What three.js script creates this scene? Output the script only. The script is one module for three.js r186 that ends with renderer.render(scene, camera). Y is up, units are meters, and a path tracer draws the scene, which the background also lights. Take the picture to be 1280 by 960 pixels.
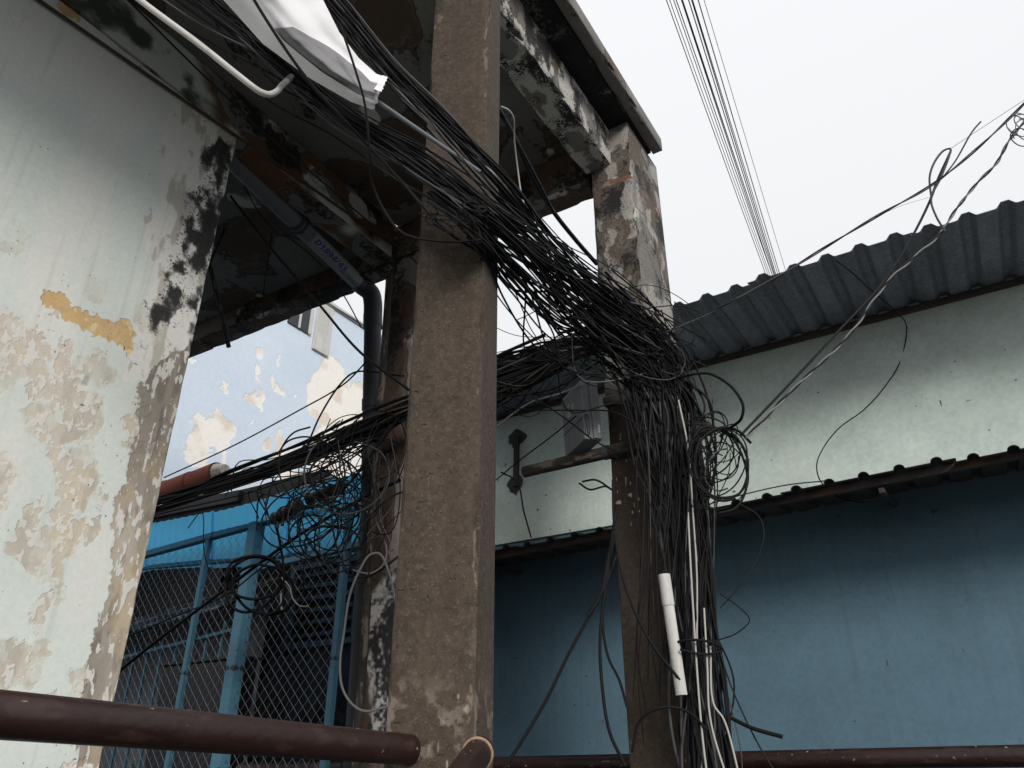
import * as THREE from 'three';
import { mergeGeometries } from 'three/addons/utils/BufferGeometryUtils.js';

// ------------------------------------------------------------------ camera, sky, sun, exposure
const scene = new THREE.Scene();
const FPX = 961, PITCH = THREE.MathUtils.degToRad(27.07), EYE = 1.6;
const camera = new THREE.PerspectiveCamera(2 * THREE.MathUtils.radToDeg(Math.atan(480 / FPX)), 4 / 3, 0.05, 900);
camera.position.set(0, EYE, 0);
camera.rotation.x = PITCH;

const renderer = new THREE.WebGLRenderer();
renderer.toneMapping = THREE.LinearToneMapping;
renderer.toneMappingExposure = 1.66;
renderer.shadowMap.enabled = true;

{ // overcast sky: one even white cloud deck, a little brighter towards the zenith
  const w = 64, h = 64, d = new Float32Array(w * h * 4);
  for (let j = 0; j < h; j++) for (let i = 0; i < w; i++) {
    const el = ((j + 0.5) / h - 0.5) * Math.PI, k = (j * w + i) * 4;
    const L = el > 0 ? 0.51 * (0.95 + 0.22 * Math.sin(el)) : 0.45;
    d[k] = L * 0.98; d[k + 1] = L * 0.995; d[k + 2] = L * 1.02; d[k + 3] = 1;
  }
  const t = new THREE.DataTexture(d, w, h, THREE.RGBAFormat, THREE.FloatType);
  t.mapping = THREE.EquirectangularReflectionMapping; t.magFilter = THREE.LinearFilter; t.needsUpdate = true;
  scene.background = t; scene.environment = t;
}
const sun = new THREE.DirectionalLight(0xfff9f2, 1.5);
sun.position.set(6, 11, 14); sun.castShadow = true; sun.shadow.radius = 34;
sun.shadow.mapSize.set(2048, 2048);
Object.assign(sun.shadow.camera, { left: -16, right: 16, top: 16, bottom: -16, near: 1, far: 60 });
sun.target.position.set(0, 2, -5);
scene.add(sun, sun.target);

// ------------------------------------------------------------------ helpers
let seedState = 20240611;
function rnd() { seedState = (seedState + 0x6D2B79F5) | 0; let t = Math.imul(seedState ^ (seedState >>> 15), 1 | seedState); t = (t + Math.imul(t ^ (t >>> 7), 61 | t)) ^ t; return ((t ^ (t >>> 14)) >>> 0) / 4294967296; }
const rr = (a, b) => a + (b - a) * rnd();
const gauss = () => (rnd() + rnd() + rnd() - 1.5) / 0.75;
const clamp = (x, a = 0, b = 1) => Math.min(b, Math.max(a, x));
const ss = (a, b, x) => { const t = clamp((x - a) / (b - a)); return t * t * (3 - 2 * t); };
const mix = (a, b, t) => a + (b - a) * t;
const mix3 = (o, c, t) => { o[0] += (c[0] - o[0]) * t; o[1] += (c[1] - o[1]) * t; o[2] += (c[2] - o[2]) * t; };
function hash(ix, iy, s) { let h = (Math.imul(ix, 374761393) + Math.imul(iy, 668265263) + Math.imul(s, 1442695041)) | 0; h = Math.imul(h ^ (h >>> 13), 1274126177); return ((h ^ (h >>> 16)) >>> 0) / 4294967296; }
function vn(x, y, s) {
  const ix = Math.floor(x), iy = Math.floor(y), fx = x - ix, fy = y - iy, u = fx * fx * (3 - 2 * fx), v = fy * fy * (3 - 2 * fy);
  const a = hash(ix, iy, s), b = hash(ix + 1, iy, s), c = hash(ix, iy + 1, s), d = hash(ix + 1, iy + 1, s);
  return a + (b - a) * u + (c - a) * v + (a - b - c + d) * u * v;
}
function fbm(x, y, s, o = 4) { let t = 0, a = 0.5, n = 0; for (let i = 0; i < o; i++) { t += a * vn(x, y, s + i * 17); n += a; x = x * 2.03 + 5.2; y = y * 2.03 + 1.7; a *= 0.5; } return t / n; }
function ridge(x, y, s, o = 3) { let t = 0, a = 0.5, n = 0; for (let i = 0; i < o; i++) { t += a * (1 - Math.abs(2 * vn(x, y, s + i * 13) - 1)); n += a; x *= 2.1; y *= 2.1; a *= 0.5; } return t / n; }

// the photograph's pixels as directions; the distance comes from the plane a thing lies on
const CP = Math.cos(PITCH), SP = Math.sin(PITCH), TURN = THREE.MathUtils.degToRad(32), SA = Math.sin(TURN), CA = Math.cos(TURN);
function dirOf(px, py) { const u = (px - 640) / FPX, v = (480 - py) / FPX, k = CP - v * SP; return [u / k, (v * CP + SP) / k]; }
const V = (x, y, z) => new THREE.Vector3(x, y, z);
function pD(px, py, D) { const [t, h] = dirOf(px, py); return V(t * D, EYE + h * D, -D); }
function pA(px, py, a) { const [t] = dirOf(px, py); return pD(px, py, a / (SA * t + CA)); }        // on the plane a = const (faces the street's length)
function pB(px, py, b) { const [t] = dirOf(px, py); return pD(px, py, b / (CA * t - SA)); }        // on the plane b = const (along the street)
const aOf = (p) => SA * p.x - CA * p.z, bOf = (p) => CA * p.x + SA * p.z;
const abw = (a, b, y) => V(SA * a + CA * b, y, -CA * a + SA * b);

const taken = {};
function numbered(n) { const k = taken[n] = (taken[n] ?? -1) + 1; return k ? n + '_' + String(k).padStart(3, '0') : n; }
function mesh(name, geo, mat, parent) { const m = new THREE.Mesh(geo, mat); m.name = name; m.castShadow = m.receiveShadow = true; if (parent) parent.add(m); return m; }
function tag(o, label, category, group) { o.name = numbered(o.name); o.userData.label = label; o.userData.category = category; if (group) o.userData.group = group; scene.add(o); return o; }
function structure(o, label, category) { tag(o, label, category); o.userData.kind = 'structure'; return o; }
function thing(name, pos, turn = 0) { const g = new THREE.Group(); g.name = name; g.position.copy(pos); g.rotation.y = turn; return g; }
const toLocal = (g, p) => { g.updateMatrixWorld(true); return g.worldToLocal(p.clone()); };

// box with uv in metres, chamfered and chipped arrises
function boxM(x0, x1, y0, y1, z0, z1, o = {}) {
  const { step = 0.25, chip = 0.006, rag = 0, seed = 1, ou = 0, ov = 0 } = o;
  const line = (p, q) => { const L = q - p, e = Math.min(chip * 1.6, L * 0.3), n = Math.max(1, Math.min(60, Math.round((L - 2 * e) / step))), a = [p]; for (let i = 0; i <= n; i++) a.push(p + e + (L - 2 * e) * i / n); a.push(q); return a; };
  const X = line(x0, x1), Y = line(y0, y1), Z = line(z0, z1), pos = [], uv = [], idx = [];
  const put = (x, y, z, u, v) => {
    const ex = x === x0 ? 1 : x === x1 ? -1 : 0, ey = y === y0 ? 1 : y === y1 ? -1 : 0, ez = z === z0 ? 1 : z === z1 ? -1 : 0;
    const n = (ex ? 1 : 0) + (ey ? 1 : 0) + (ez ? 1 : 0);
    let px = x, py = y, pz = z;
    if (n > 1) { const k = x * 3.1 + z * 2.7, q = vn(k * 3 + y * 23, y * 17 + z * 13 + x * 11, seed), w = chip * (0.4 + rag * Math.pow(q, 7) * 5); px += ex * w; py += ey * w; pz += ez * w; }
    pos.push(px, py, pz); uv.push(u + ou, v + ov);
  };
  const face = (P, Q, f, flip) => { const b = pos.length / 3, m = Q.length; for (const p of P) for (const q of Q) f(p, q); for (let i = 0; i < P.length - 1; i++) for (let j = 0; j < m - 1; j++) { const a = b + i * m + j, c = a + m; if (flip) idx.push(a, a + 1, c, c, a + 1, c + 1); else idx.push(a, c, a + 1, c, c + 1, a + 1); } };
  face(X, Y, (x, y) => put(x, y, z1, x, y), false); face(X, Y, (x, y) => put(x, y, z0, -x, y), true);
  face(Z, Y, (z, y) => put(x0, y, z, z, y), false); face(Z, Y, (z, y) => put(x1, y, z, -z, y), true);
  face(X, Z, (x, z) => put(x, y1, z, x, z), true); face(X, Z, (x, z) => put(x, y0, z, x, z), false);
  const g = new THREE.BufferGeometry();
  g.setAttribute('position', new THREE.Float32BufferAttribute(pos, 3)); g.setAttribute('uv', new THREE.Float32BufferAttribute(uv, 2)); g.setIndex(idx); g.computeVertexNormals();
  return g;
}
function tubeG(pts, r, o = {}) {
  const c = pts.length > 2 ? new THREE.CatmullRomCurve3(pts, !!o.closed, 'centripetal') : new THREE.LineCurve3(pts[0], pts[1]);
  return new THREE.TubeGeometry(c, o.seg ?? (pts.length > 2 ? Math.min(160, pts.length * 9) : 1), r, o.rad ?? 6, !!o.closed);
}
function rodG(p, q, r, n = 16, r2 = r, open = false) {   // straight round rod, uv in metres along it
  const L = p.distanceTo(q), g = new THREE.CylinderGeometry(r2, r, L, n, Math.max(1, Math.round(L / 0.2)), open), u = g.attributes.uv;
  for (let i = 0; i < u.count; i++) u.setXY(i, u.getX(i) * 6.283 * r, u.getY(i) * L);
  g.applyQuaternion(new THREE.Quaternion().setFromUnitVectors(V(0, 1, 0), q.clone().sub(p).normalize()));
  g.translate((p.x + q.x) / 2, (p.y + q.y) / 2, (p.z + q.z) / 2); return g;
}
function barG(p, q, w, d, turn = 0) {                     // straight square bar between two points
  const L = p.distanceTo(q), g = boxM(-w / 2, w / 2, 0, L, -d / 2, d / 2, { chip: 0.002, step: 0.5 });
  const y = q.clone().sub(p).normalize(), ref = V(Math.cos(turn), 0, -Math.sin(turn)), z = ref.clone().cross(y).normalize(), x = y.clone().cross(z);
  g.applyMatrix4(new THREE.Matrix4().makeBasis(x, y, z)); g.translate(p.x, p.y, p.z); return g;
}
function corrugated(width, length, pitch, rib, thick = 0.0035, round = false) {  // sheet in x (width) and z (length), ribs up in y
  const top = [], n = Math.round(width / pitch), p = width / n;
  for (let i = 0; i < n; i++) {
    const x = i * p;
    if (round) { top.push([x, 0], [x + p * 0.34, 0]); for (let k = 1; k < 8; k++) { const a = Math.PI * k / 8; top.push([x + p * 0.5 - Math.cos(a) * p * 0.16, Math.sin(a) * rib]); } top.push([x + p * 0.66, 0]); }
    else top.push([x, 0], [x + p * 0.22, 0], [x + p * 0.27, rib * 0.12], [x + p * 0.40, rib], [x + p * 0.60, rib], [x + p * 0.73, rib * 0.12], [x + p * 0.78, 0]);
  }
  top.push([width, 0]);
  const s = new THREE.Shape(); top.forEach((q, i) => i ? s.lineTo(q[0], q[1]) : s.moveTo(q[0], q[1]));
  for (let i = top.length - 1; i >= 0; i--) s.lineTo(top[i][0], top[i][1] - thick);
  const g = new THREE.ExtrudeGeometry(s, { depth: length, bevelEnabled: false, steps: 6 });
  return g;
}
// ------------------------------------------------------------------ computed textures
function dataTex(d, w, h, srgb, wrap) { const t = new THREE.DataTexture(d, w, h, THREE.RGBAFormat); t.magFilter = THREE.LinearFilter; t.minFilter = THREE.LinearMipmapLinearFilter; t.generateMipmaps = true; t.wrapS = t.wrapT = wrap; if (srgb) t.colorSpace = THREE.SRGBColorSpace; t.needsUpdate = true; return t; }
// fn(x, y, o): metres -> o = [r, g, b (sRGB 0..255), height 0..1, roughness 0..1]; uv of the surface is in metres from (x0, y0)
function bake(w, h, x0, x1, y0, y1, fn, o = {}) {
  const c = new Uint8Array(w * h * 4), b = new Uint8Array(w * h * 4), q = [0, 0, 0, 0, 0.9];
  for (let j = 0; j < h; j++) for (let i = 0; i < w; i++) {
    q[3] = 0.5; q[4] = o.rough ?? 0.92; fn(x0 + (x1 - x0) * (i + 0.5) / w, y0 + (y1 - y0) * (j + 0.5) / h, q);
    const k = (j * w + i) * 4; c[k] = clamp(q[0], 0, 255); c[k + 1] = clamp(q[1], 0, 255); c[k + 2] = clamp(q[2], 0, 255); c[k + 3] = 255;
    b[k] = clamp(q[3]) * 255; b[k + 1] = clamp(q[4]) * 255; b[k + 2] = 0; b[k + 3] = 255;
  }
  const wrap = o.wrap ?? THREE.MirroredRepeatWrapping, map = dataTex(c, w, h, true, wrap), hm = dataTex(b, w, h, false, wrap);
  for (const t of [map, hm]) { t.repeat.set(1 / (x1 - x0), 1 / (y1 - y0)); t.offset.set(-x0 / (x1 - x0), -y0 / (y1 - y0)); }
  return new THREE.MeshStandardMaterial({ map, bumpMap: hm, bumpScale: o.bump ?? 0.004, roughnessMap: hm, roughness: 1, metalness: o.metal ?? 0, side: o.side ?? THREE.FrontSide });
}
function polyD(P) {   // signed distance to a polygon, positive inside
  let x0 = 1e9, x1 = -1e9, y0 = 1e9, y1 = -1e9; for (const p of P) { x0 = Math.min(x0, p[0]); x1 = Math.max(x1, p[0]); y0 = Math.min(y0, p[1]); y1 = Math.max(y1, p[1]); }
  return (x, y) => {
    if (x < x0 - 0.15 || x > x1 + 0.15 || y < y0 - 0.15 || y > y1 + 0.15) return -0.15;
    let d = 1e9, c = false;
    for (let i = 0, j = P.length - 1; i < P.length; j = i++) {
      const [ax, ay] = P[i], [bx, by] = P[j], ex = bx - ax, ey = by - ay, wx = x - ax, wy = y - ay, t = clamp((wx * ex + wy * ey) / (ex * ex + ey * ey));
      d = Math.min(d, (wx - ex * t) ** 2 + (wy - ey * t) ** 2);
      if ((ay > y) !== (by > y) && x < ex * (y - ay) / ey + ax) c = !c;
    }
    return (c ? 1 : -1) * Math.sqrt(d);
  };
}
// old plaster: base coat, brown water stains, black mould, white lime bloom
function plasterFn(p) {
  const { freq = 1, base = [150, 148, 142], stain = 0.5, mould = 0.4, lime = 0.3, brown = [96, 66, 42], s = 1, streak = 0, grain = 6, mouldC = [26, 25, 26], limeC = [205, 203, 198] } = p;
  return (x, y, o) => {
    x *= freq; y *= freq; const wx = x + 0.22 * (fbm(x * 3, y * 3, s + 1, 4) - 0.5), wy = y + 0.22 * (fbm(x * 3, y * 3, s + 2, 4) - 0.5);
    const tone = fbm(wx * 2.2, wy * 2.2, s + 3, 5), fine = fbm(x * 40, y * 40, s + 4, 3);
    const k = 0.82 + 0.36 * tone; o[0] = base[0] * k; o[1] = base[1] * k; o[2] = base[2] * k;
    const st = fbm(wx * 2.6, wy * (2.6 - 1.9 * streak), s + 5, 5), stt = 1 - stain; mix3(o, brown, ss(stt - 0.03, stt + 0.08, st) * 0.85);
    const rim = Math.abs(st - stt) < 0.02 ? 0.5 : 0; mix3(o, [brown[0] * 0.5, brown[1] * 0.5, brown[2] * 0.5], rim);
    const li = fbm(wx * 3.4 + 9, wy * (3.4 - 2.6 * streak), s + 6, 5), lt = 1 - lime; mix3(o, limeC, ss(lt - 0.02, lt + 0.05, li) * 0.9);
    const mo = fbm(wx * 3.1 + 31, wy * (3.1 - 2.2 * streak), s + 7, 6) * 0.8 + fine * 0.2, mt = 1 - mould; mix3(o, mouldC, ss(mt - 0.05, mt + 0.10, mo + 0.10 * (fine - 0.5)) * 0.92);
    const cr = ridge(wx * 1.6, wy * 1.6, s + 8, 3); const crk = ss(0.955, 0.985, cr); mix3(o, [40, 36, 33], crk * 0.7);
    const g = (fine - 0.5) * grain * 2; o[0] += g; o[1] += g; o[2] += g;
    o[3] = 0.45 + (fine - 0.5) * 0.35 + (tone - 0.5) * 0.3 + (li > lt ? 0.15 : 0) - crk * 0.5 - (mo > mt ? 0.08 : 0);
  };
}
// cast concrete with pinholes, runs and lime splashes
function concreteFn(p) {
  const { base = [118, 102, 86], s = 1, splash = 0.5, runs = 0.5, dark = 0.3 } = p;
  return (x, y, o) => {
    const f = fbm(x * 60, y * 60, s + 1, 3), m = fbm(x * 6, y * 2.2, s + 2, 4), l = fbm(x * 1.7, y * 0.9, s + 3, 3), run = fbm(x * 22, y * 0.8, s + 4, 4);
    const k = 0.80 + 0.22 * m + 0.22 * l + 0.42 * (f - 0.5); o[0] = base[0] * k; o[1] = base[1] * k; o[2] = base[2] * k;
    mix3(o, [62, 50, 40], ss(0.55, 0.72, run) * runs * 0.6);
    mix3(o, [58, 50, 44], ss(0.62, 0.75, fbm(x * 2.4, y * 1.6, s + 9, 4)) * dark);
    const hole = ss(0.84, 0.93, vn(x * 150 + 40 * vn(x * 30, y * 30, s + 12), y * 150, s + 5)) * ss(0.35, 0.6, fbm(x * 9, y * 9, s + 6, 3)); mix3(o, [base[0] * 0.4, base[1] * 0.4, base[2] * 0.4], hole * 0.7);
    const sp = vn(x * 75, y * 30, s + 7), sm = fbm(x * 3.2, y * 0.9, s + 8, 3); const w = ss(0.86, 0.92, sp) * ss(0.50, 0.62, sm) * splash; mix3(o, [190, 182, 170], w);
    const sand = ss(0.75, 0.9, vn(x * 230, y * 230, s + 11)); o[0] += sand * 24; o[1] += sand * 22; o[2] += sand * 19;
    o[3] = 0.5 + (f - 0.5) * 0.4 - hole * 0.5 + w * 0.2 + (m - 0.5) * 0.2;
  };
}
const flat = (r, g, b, rough = 0.8, extra = {}) => new THREE.MeshStandardMaterial({ color: new THREE.Color().setRGB(r, g, b), roughness: rough, ...extra });
function paintFn(base, dirt, s, rust = 0, chipC = [120, 110, 100]) {   // painted metal or render with grime and chips
  return (x, y, o) => {
    const a = fbm(x * 3, y * 3, s, 4), f = fbm(x * 45, y * 45, s + 2, 3), st = fbm(x * 26, y * 1.3, s + 3, 4), k = 0.92 + 0.16 * (a - 0.5) + 0.10 * (f - 0.5);
    o[0] = base[0] * k; o[1] = base[1] * k; o[2] = base[2] * k;
    mix3(o, [base[0] * 0.55 + 18, base[1] * 0.52 + 15, base[2] * 0.5 + 12], ss(0.52, 0.78, st * 0.6 + a * 0.4) * dirt);
    const c = ss(0.70, 0.74, fbm(x * 14, y * 14, s + 5, 4)) * rust; mix3(o, chipC, c);
    o[3] = 0.5 + (f - 0.5) * 0.2 - c * 0.4; o[4] = 0.55 + 0.3 * a;
  };
}

// ------------------------------------------------------------------ ground
{
  const m = bake(512, 512, 0, 6, 0, 6, (x, y, o) => { const a = fbm(x * 1.3, y * 1.3, 900, 4), f = fbm(x * 50, y * 50, 903, 3), g = 52 + 26 * a + 26 * (f - 0.5); o[0] = g * 1.02; o[1] = g; o[2] = g * 0.97; o[3] = f; o[4] = 0.75 + 0.2 * a; }, { bump: 0.006 });
  const g = new THREE.PlaneGeometry(600, 600, 1, 1); g.rotateX(-Math.PI / 2); const u = g.attributes.uv; for (let i = 0; i < u.count; i++) u.setXY(i, u.getX(i) * 600, u.getY(i) * 600);
  structure(mesh('ground', g, m), 'dark asphalt of the narrow street below the frame', 'ground');
}
// ------------------------------------------------------------------ the peeling concrete building with its porch
const BA = 2.22, BB = -3.5, YB = EYE + 3.70, YS = EYE + 4.05;       // corner of the wall, underside of beams, underside of slab
const porch = thing('concrete_building', abw(BA, BB, 0), -TURN);
{
  const wp = (px, py) => { const p = pB(px, py, BB); return [aOf(p) - BA, p.y]; };
  const P = (...l) => polyD(l.map(([x, y]) => wp(x, y)));
  const lime = P([214, 118], [262, 140], [300, 172], [292, 230], [246, 430], [186, 470], [150, 470], [178, 400], [192, 330], [180, 300], [176, 270], [198, 250], [200, 200], [205, 150]);
  const mouldA = P([296, 172], [292, 215], [272, 300], [262, 340], [250, 345], [232, 345], [228, 365], [214, 385], [196, 415], [190, 425], [196, 385], [214, 345], [222, 320], [238, 290], [246, 250], [262, 228], [258, 200], [276, 178]);
  const mouldB = P([262, 340], [250, 430], [236, 430], [232, 380], [244, 350]);
  const ochre = P([54, 366], [62, 364], [76, 368], [94, 382], [118, 390], [142, 402], [162, 400], [168, 414], [164, 436], [155, 446], [150, 432], [132, 424], [112, 414], [88, 398], [66, 388], [56, 378]);
  const ochre2 = P([72, -20], [98, -10], [102, 18], [94, 30], [80, 22], [72, 8]);
  const edge = P([180, 474], [200, 446], [216, 434], [247, 430], [232, 520], [206, 640], [180, 760], [150, 900], [130, 965], [92, 965], [100, 880], [112, 800], [138, 720], [146, 640], [156, 580], [166, 540], [172, 500]);
  const tans = [
    P([-30, 386], [6, 388], [24, 402], [44, 412], [62, 428], [80, 430], [74, 440], [50, 446], [34, 470], [8, 490], [-30, 500]),
    P([108, 446], [122, 436], [136, 448], [150, 470], [142, 486], [120, 478], [96, 474], [72, 470], [84, 458]),
    P([26, 512], [60, 500], [92, 496], [122, 488], [130, 520], [118, 548], [70, 560], [34, 550]),
    P([8, 690], [20, 660], [60, 650], [96, 640], [100, 668], [86, 700], [76, 760], [66, 766], [58, 720], [30, 704]),
    P([-20, 810], [14, 802], [34, 818], [62, 800], [56, 842], [40, 866], [-20, 876]),
    P([62, 560], [110, 556], [128, 600], [110, 640], [86, 640], [70, 604]),
    P([-20, 566], [10, 560], [22, 590], [8, 640], [-20, 640]),
    P([84, 846], [110, 830], [112, 880], [96, 905]),
  ];
  const wall = bake(840, 1700, -1.75, 0, 1.35, 5.32, (x, y, o) => {
    const wx = x + 0.05 * (fbm(x * 9, y * 9, 11, 4) - 0.5) + 0.05 * (fbm(x * 42, y * 42, 12, 4) - 0.5), wy = y + 0.07 * (fbm(x * 9, y * 5, 13, 4) - 0.5) + 0.07 * (fbm(x * 42, y * 34, 14, 4) - 0.5);
    const big = fbm(x * 1.3, y * 1.1, 15, 4), f = fbm(x * 70, y * 70, 16, 3), drift = fbm(x * 4, y * 1.6, 17, 5);
    o[0] = 214 + 14 * (big - 0.5); o[1] = 222 + 14 * (big - 0.5); o[2] = 217 + 14 * (big - 0.5);
    mix3(o, [222, 223, 219], ss(0.45, 0.65, drift) * 0.75);
    let h = 0.75;
    // skim coats showing where the mint paint is gone
    const le = lime(wx, wy) + 0.05 * (fbm(x * 13, y * 7, 19, 4) - 0.5), lm = ss(-0.004, 0.008, le);
    if (lm > 0) { const q = fbm(x * 16, y * 5, 20, 4); mix3(o, [224, 223, 218], lm * 0.9); mix3(o, [176, 172, 160], lm * ss(0.55, 0.66, q) * 0.7); h -= lm * 0.12; const cr = ss(0.93, 0.985, ridge(wx * 5, wy * 3.2, 21, 3)) * lm; mix3(o, [110, 104, 96], cr * 0.7); h -= cr * 0.25; }
    let tm = 0;
    for (let i = 0; i < tans.length; i++) { const d0 = tans[i](wx, wy); if (d0 < -0.06) continue; const d = d0 + 0.075 * (fbm(x * 8, y * 7, 30 + i, 5) - 0.52); tm = Math.max(tm, ss(-0.012, 0.012, d) * (0.62 + 0.38 * ss(0.40, 0.55, fbm(x * 20, y * 14, 60 + i, 4)))); }
    const loose = fbm(wx * 7, wy * 5, 40, 5), lowz = ss(4.05, 3.3, y + 0.35 * (fbm(x * 2, y * 2, 41, 3) - 0.5)); tm = Math.max(tm, ss(0.625, 0.645, loose) * lowz);
    if (tm > 0) { const q = fbm(x * 9, y * 6, 42, 4), e = fbm(x * 40, y * 40, 43, 3); const c = [212 - 24 * q + 20 * (e - 0.5), 202 - 25 * q + 20 * (e - 0.5), 187 - 27 * q + 18 * (e - 0.5)]; mix3(c, [206, 184, 148], ss(0.60, 0.76, fbm(x * 5, y * 5, 44, 3)) * 0.45); mix3(c, [150, 140, 128], ss(0.54, 0.74, fbm(x * 12, y * 4, 45, 4)) * 0.4); mix3(o, c, tm * 0.74); h -= tm * 0.3; const fl = ss(0.54, 0.62, fbm(x * 42, y * 30, 46, 4)) * tm * 0.85; mix3(o, [219, 219, 214], fl); h += fl * 0.3; }
    const ed = edge(wx, wy) + 0.09 * (fbm(x * 10, y * 5, 47, 5) - 0.5), em = ss(-0.003, 0.006, ed);
    if (em > 0) { const q = fbm(x * 26, y * 7, 48, 4), low = ss(0.40, 0.58, fbm(x * 3, y * 1.2, 62, 4)); const c = [182, 173, 159]; mix3(c, [140, 132, 123], low * 0.8); mix3(c, [108, 100, 92], ss(0.50, 0.70, q) * 0.55); mix3(c, [196, 176, 142], ss(0.56, 0.68, fbm(x * 4, y * 3, 63, 4)) * 0.5); mix3(o, c, em * 0.95); h -= em * 0.42; const fl = ss(0.60, 0.66, fbm(x * 44, y * 17, 49, 4)) * em; mix3(o, [212, 211, 206], fl); h += fl * 0.34; }
    const od = Math.max(ochre(wx, wy), ochre2(wx, wy)) + 0.02 * (fbm(x * 20, y * 20, 50, 3) - 0.5), om = ss(-0.002, 0.003, od);
    if (om > 0) { const q = fbm(x * 14, y * 14, 51, 4); const c = [216, 188, 140]; mix3(c, [194, 162, 114], q); mix3(c, [228, 212, 178], ss(0.55, 0.7, fbm(x * 22, y * 22, 52, 3)) * 0.7); mix3(o, c, om); h -= om * 0.45; }
    // black mould along the corner
    const md = Math.max(mouldA(wx, wy), mouldB(wx, wy) - 0.01) * 3.2 + 0.95 * (fbm(x * 17, y * 12, 53, 6) - 0.46), mm = ss(-0.06, 0.20, md);
    const sp = ss(0.70, 0.80, vn(x * 120, y * 120, 54)) * ss(-0.14, 0.0, mouldA(wx, wy)) * ss(-0.1, 0.05, md + 0.1);
    mix3(o, [30, 30, 31], Math.max(mm * (0.80 + 0.2 * f), sp * 0.8)); h -= mm * 0.12;
    const dust = ss(0.62, 0.8, fbm(x * 30, y * 1.2, 55, 4)) * 0.11; mix3(o, [150, 148, 138], dust);
    const pit = ss(0.955, 0.975, vn(x * 60, y * 60, 56)) * ss(0.6, 0.7, vn(x * 6, y * 6, 57)); mix3(o, [60, 56, 52], pit * 0.9); h -= pit * 0.3;
    const crk = ss(0.975, 0.992, ridge(x * 1.1 + 0.3 * fbm(x * 4, y * 4, 59, 3), y * 0.8, 58, 2)); mix3(o, [138, 134, 126], crk * 0.5); h -= crk * 0.15;
    const g = (f - 0.5) * 12; o[0] += g; o[1] += g; o[2] += g; o[3] = h + (f - 0.5) * 0.10 + (big - 0.5) * 0.2;
  }, { bump: 0.006 });
  const wm = mesh('wall', boxM(-0.28, 0, 0, YB + 0.012, 0, 3.4, { chip: 0.008, rag: 0.6, step: 0.1, seed: 5 }), wall, porch); wm.userData.label = 'pale mint plaster wall with peeled patches and black mould at its corner';
  // face of the upper floor above the joint
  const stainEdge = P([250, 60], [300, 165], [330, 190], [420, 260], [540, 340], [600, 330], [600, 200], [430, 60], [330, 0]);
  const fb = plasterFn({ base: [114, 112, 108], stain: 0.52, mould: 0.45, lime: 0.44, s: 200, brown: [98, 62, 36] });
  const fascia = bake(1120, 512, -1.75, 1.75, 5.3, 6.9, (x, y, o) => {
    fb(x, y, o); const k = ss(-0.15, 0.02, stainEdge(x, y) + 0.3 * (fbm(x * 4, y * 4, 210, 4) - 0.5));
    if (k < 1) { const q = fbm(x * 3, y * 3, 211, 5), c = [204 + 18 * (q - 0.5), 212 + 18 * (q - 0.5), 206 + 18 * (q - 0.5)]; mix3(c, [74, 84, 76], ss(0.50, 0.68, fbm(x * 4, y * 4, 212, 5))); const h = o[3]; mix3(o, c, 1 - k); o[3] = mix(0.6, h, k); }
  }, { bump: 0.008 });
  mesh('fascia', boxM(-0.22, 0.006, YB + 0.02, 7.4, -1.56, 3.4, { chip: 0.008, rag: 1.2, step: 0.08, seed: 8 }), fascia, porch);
  // slab, beams
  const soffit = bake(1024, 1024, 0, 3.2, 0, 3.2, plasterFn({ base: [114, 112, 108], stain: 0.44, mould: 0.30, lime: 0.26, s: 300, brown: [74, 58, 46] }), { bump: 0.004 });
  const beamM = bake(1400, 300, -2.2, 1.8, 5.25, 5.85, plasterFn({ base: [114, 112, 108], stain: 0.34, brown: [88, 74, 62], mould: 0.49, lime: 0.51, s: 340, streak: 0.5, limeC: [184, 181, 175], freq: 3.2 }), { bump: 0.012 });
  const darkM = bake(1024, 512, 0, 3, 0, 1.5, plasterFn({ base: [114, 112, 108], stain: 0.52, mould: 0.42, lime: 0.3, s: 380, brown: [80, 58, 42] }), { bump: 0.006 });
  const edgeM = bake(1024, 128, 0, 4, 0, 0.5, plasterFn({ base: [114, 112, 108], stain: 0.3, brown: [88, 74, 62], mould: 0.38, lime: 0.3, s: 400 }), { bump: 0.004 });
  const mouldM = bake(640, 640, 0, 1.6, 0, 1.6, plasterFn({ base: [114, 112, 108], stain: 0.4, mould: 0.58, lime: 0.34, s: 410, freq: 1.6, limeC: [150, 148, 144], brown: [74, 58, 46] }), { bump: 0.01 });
  const lx = (b) => b - BB, lz = (a) => BA - a;
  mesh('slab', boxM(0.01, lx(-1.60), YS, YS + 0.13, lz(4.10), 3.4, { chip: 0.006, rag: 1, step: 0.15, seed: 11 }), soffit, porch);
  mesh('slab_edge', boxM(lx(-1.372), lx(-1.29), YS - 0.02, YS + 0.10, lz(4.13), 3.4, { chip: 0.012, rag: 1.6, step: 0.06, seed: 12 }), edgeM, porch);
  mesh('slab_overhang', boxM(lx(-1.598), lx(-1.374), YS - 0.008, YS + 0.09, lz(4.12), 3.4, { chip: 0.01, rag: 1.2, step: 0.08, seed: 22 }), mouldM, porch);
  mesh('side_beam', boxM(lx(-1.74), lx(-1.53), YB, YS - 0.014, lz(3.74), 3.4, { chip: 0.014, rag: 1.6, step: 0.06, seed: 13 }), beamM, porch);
  mesh('end_beam', boxM(lx(-6.3), lx(-1.745), YB - 0.01, YS - 0.02, lz(3.97), lz(3.76), { chip: 0.016, rag: 1.6, step: 0.07, seed: 14 }), darkM, porch);
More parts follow.
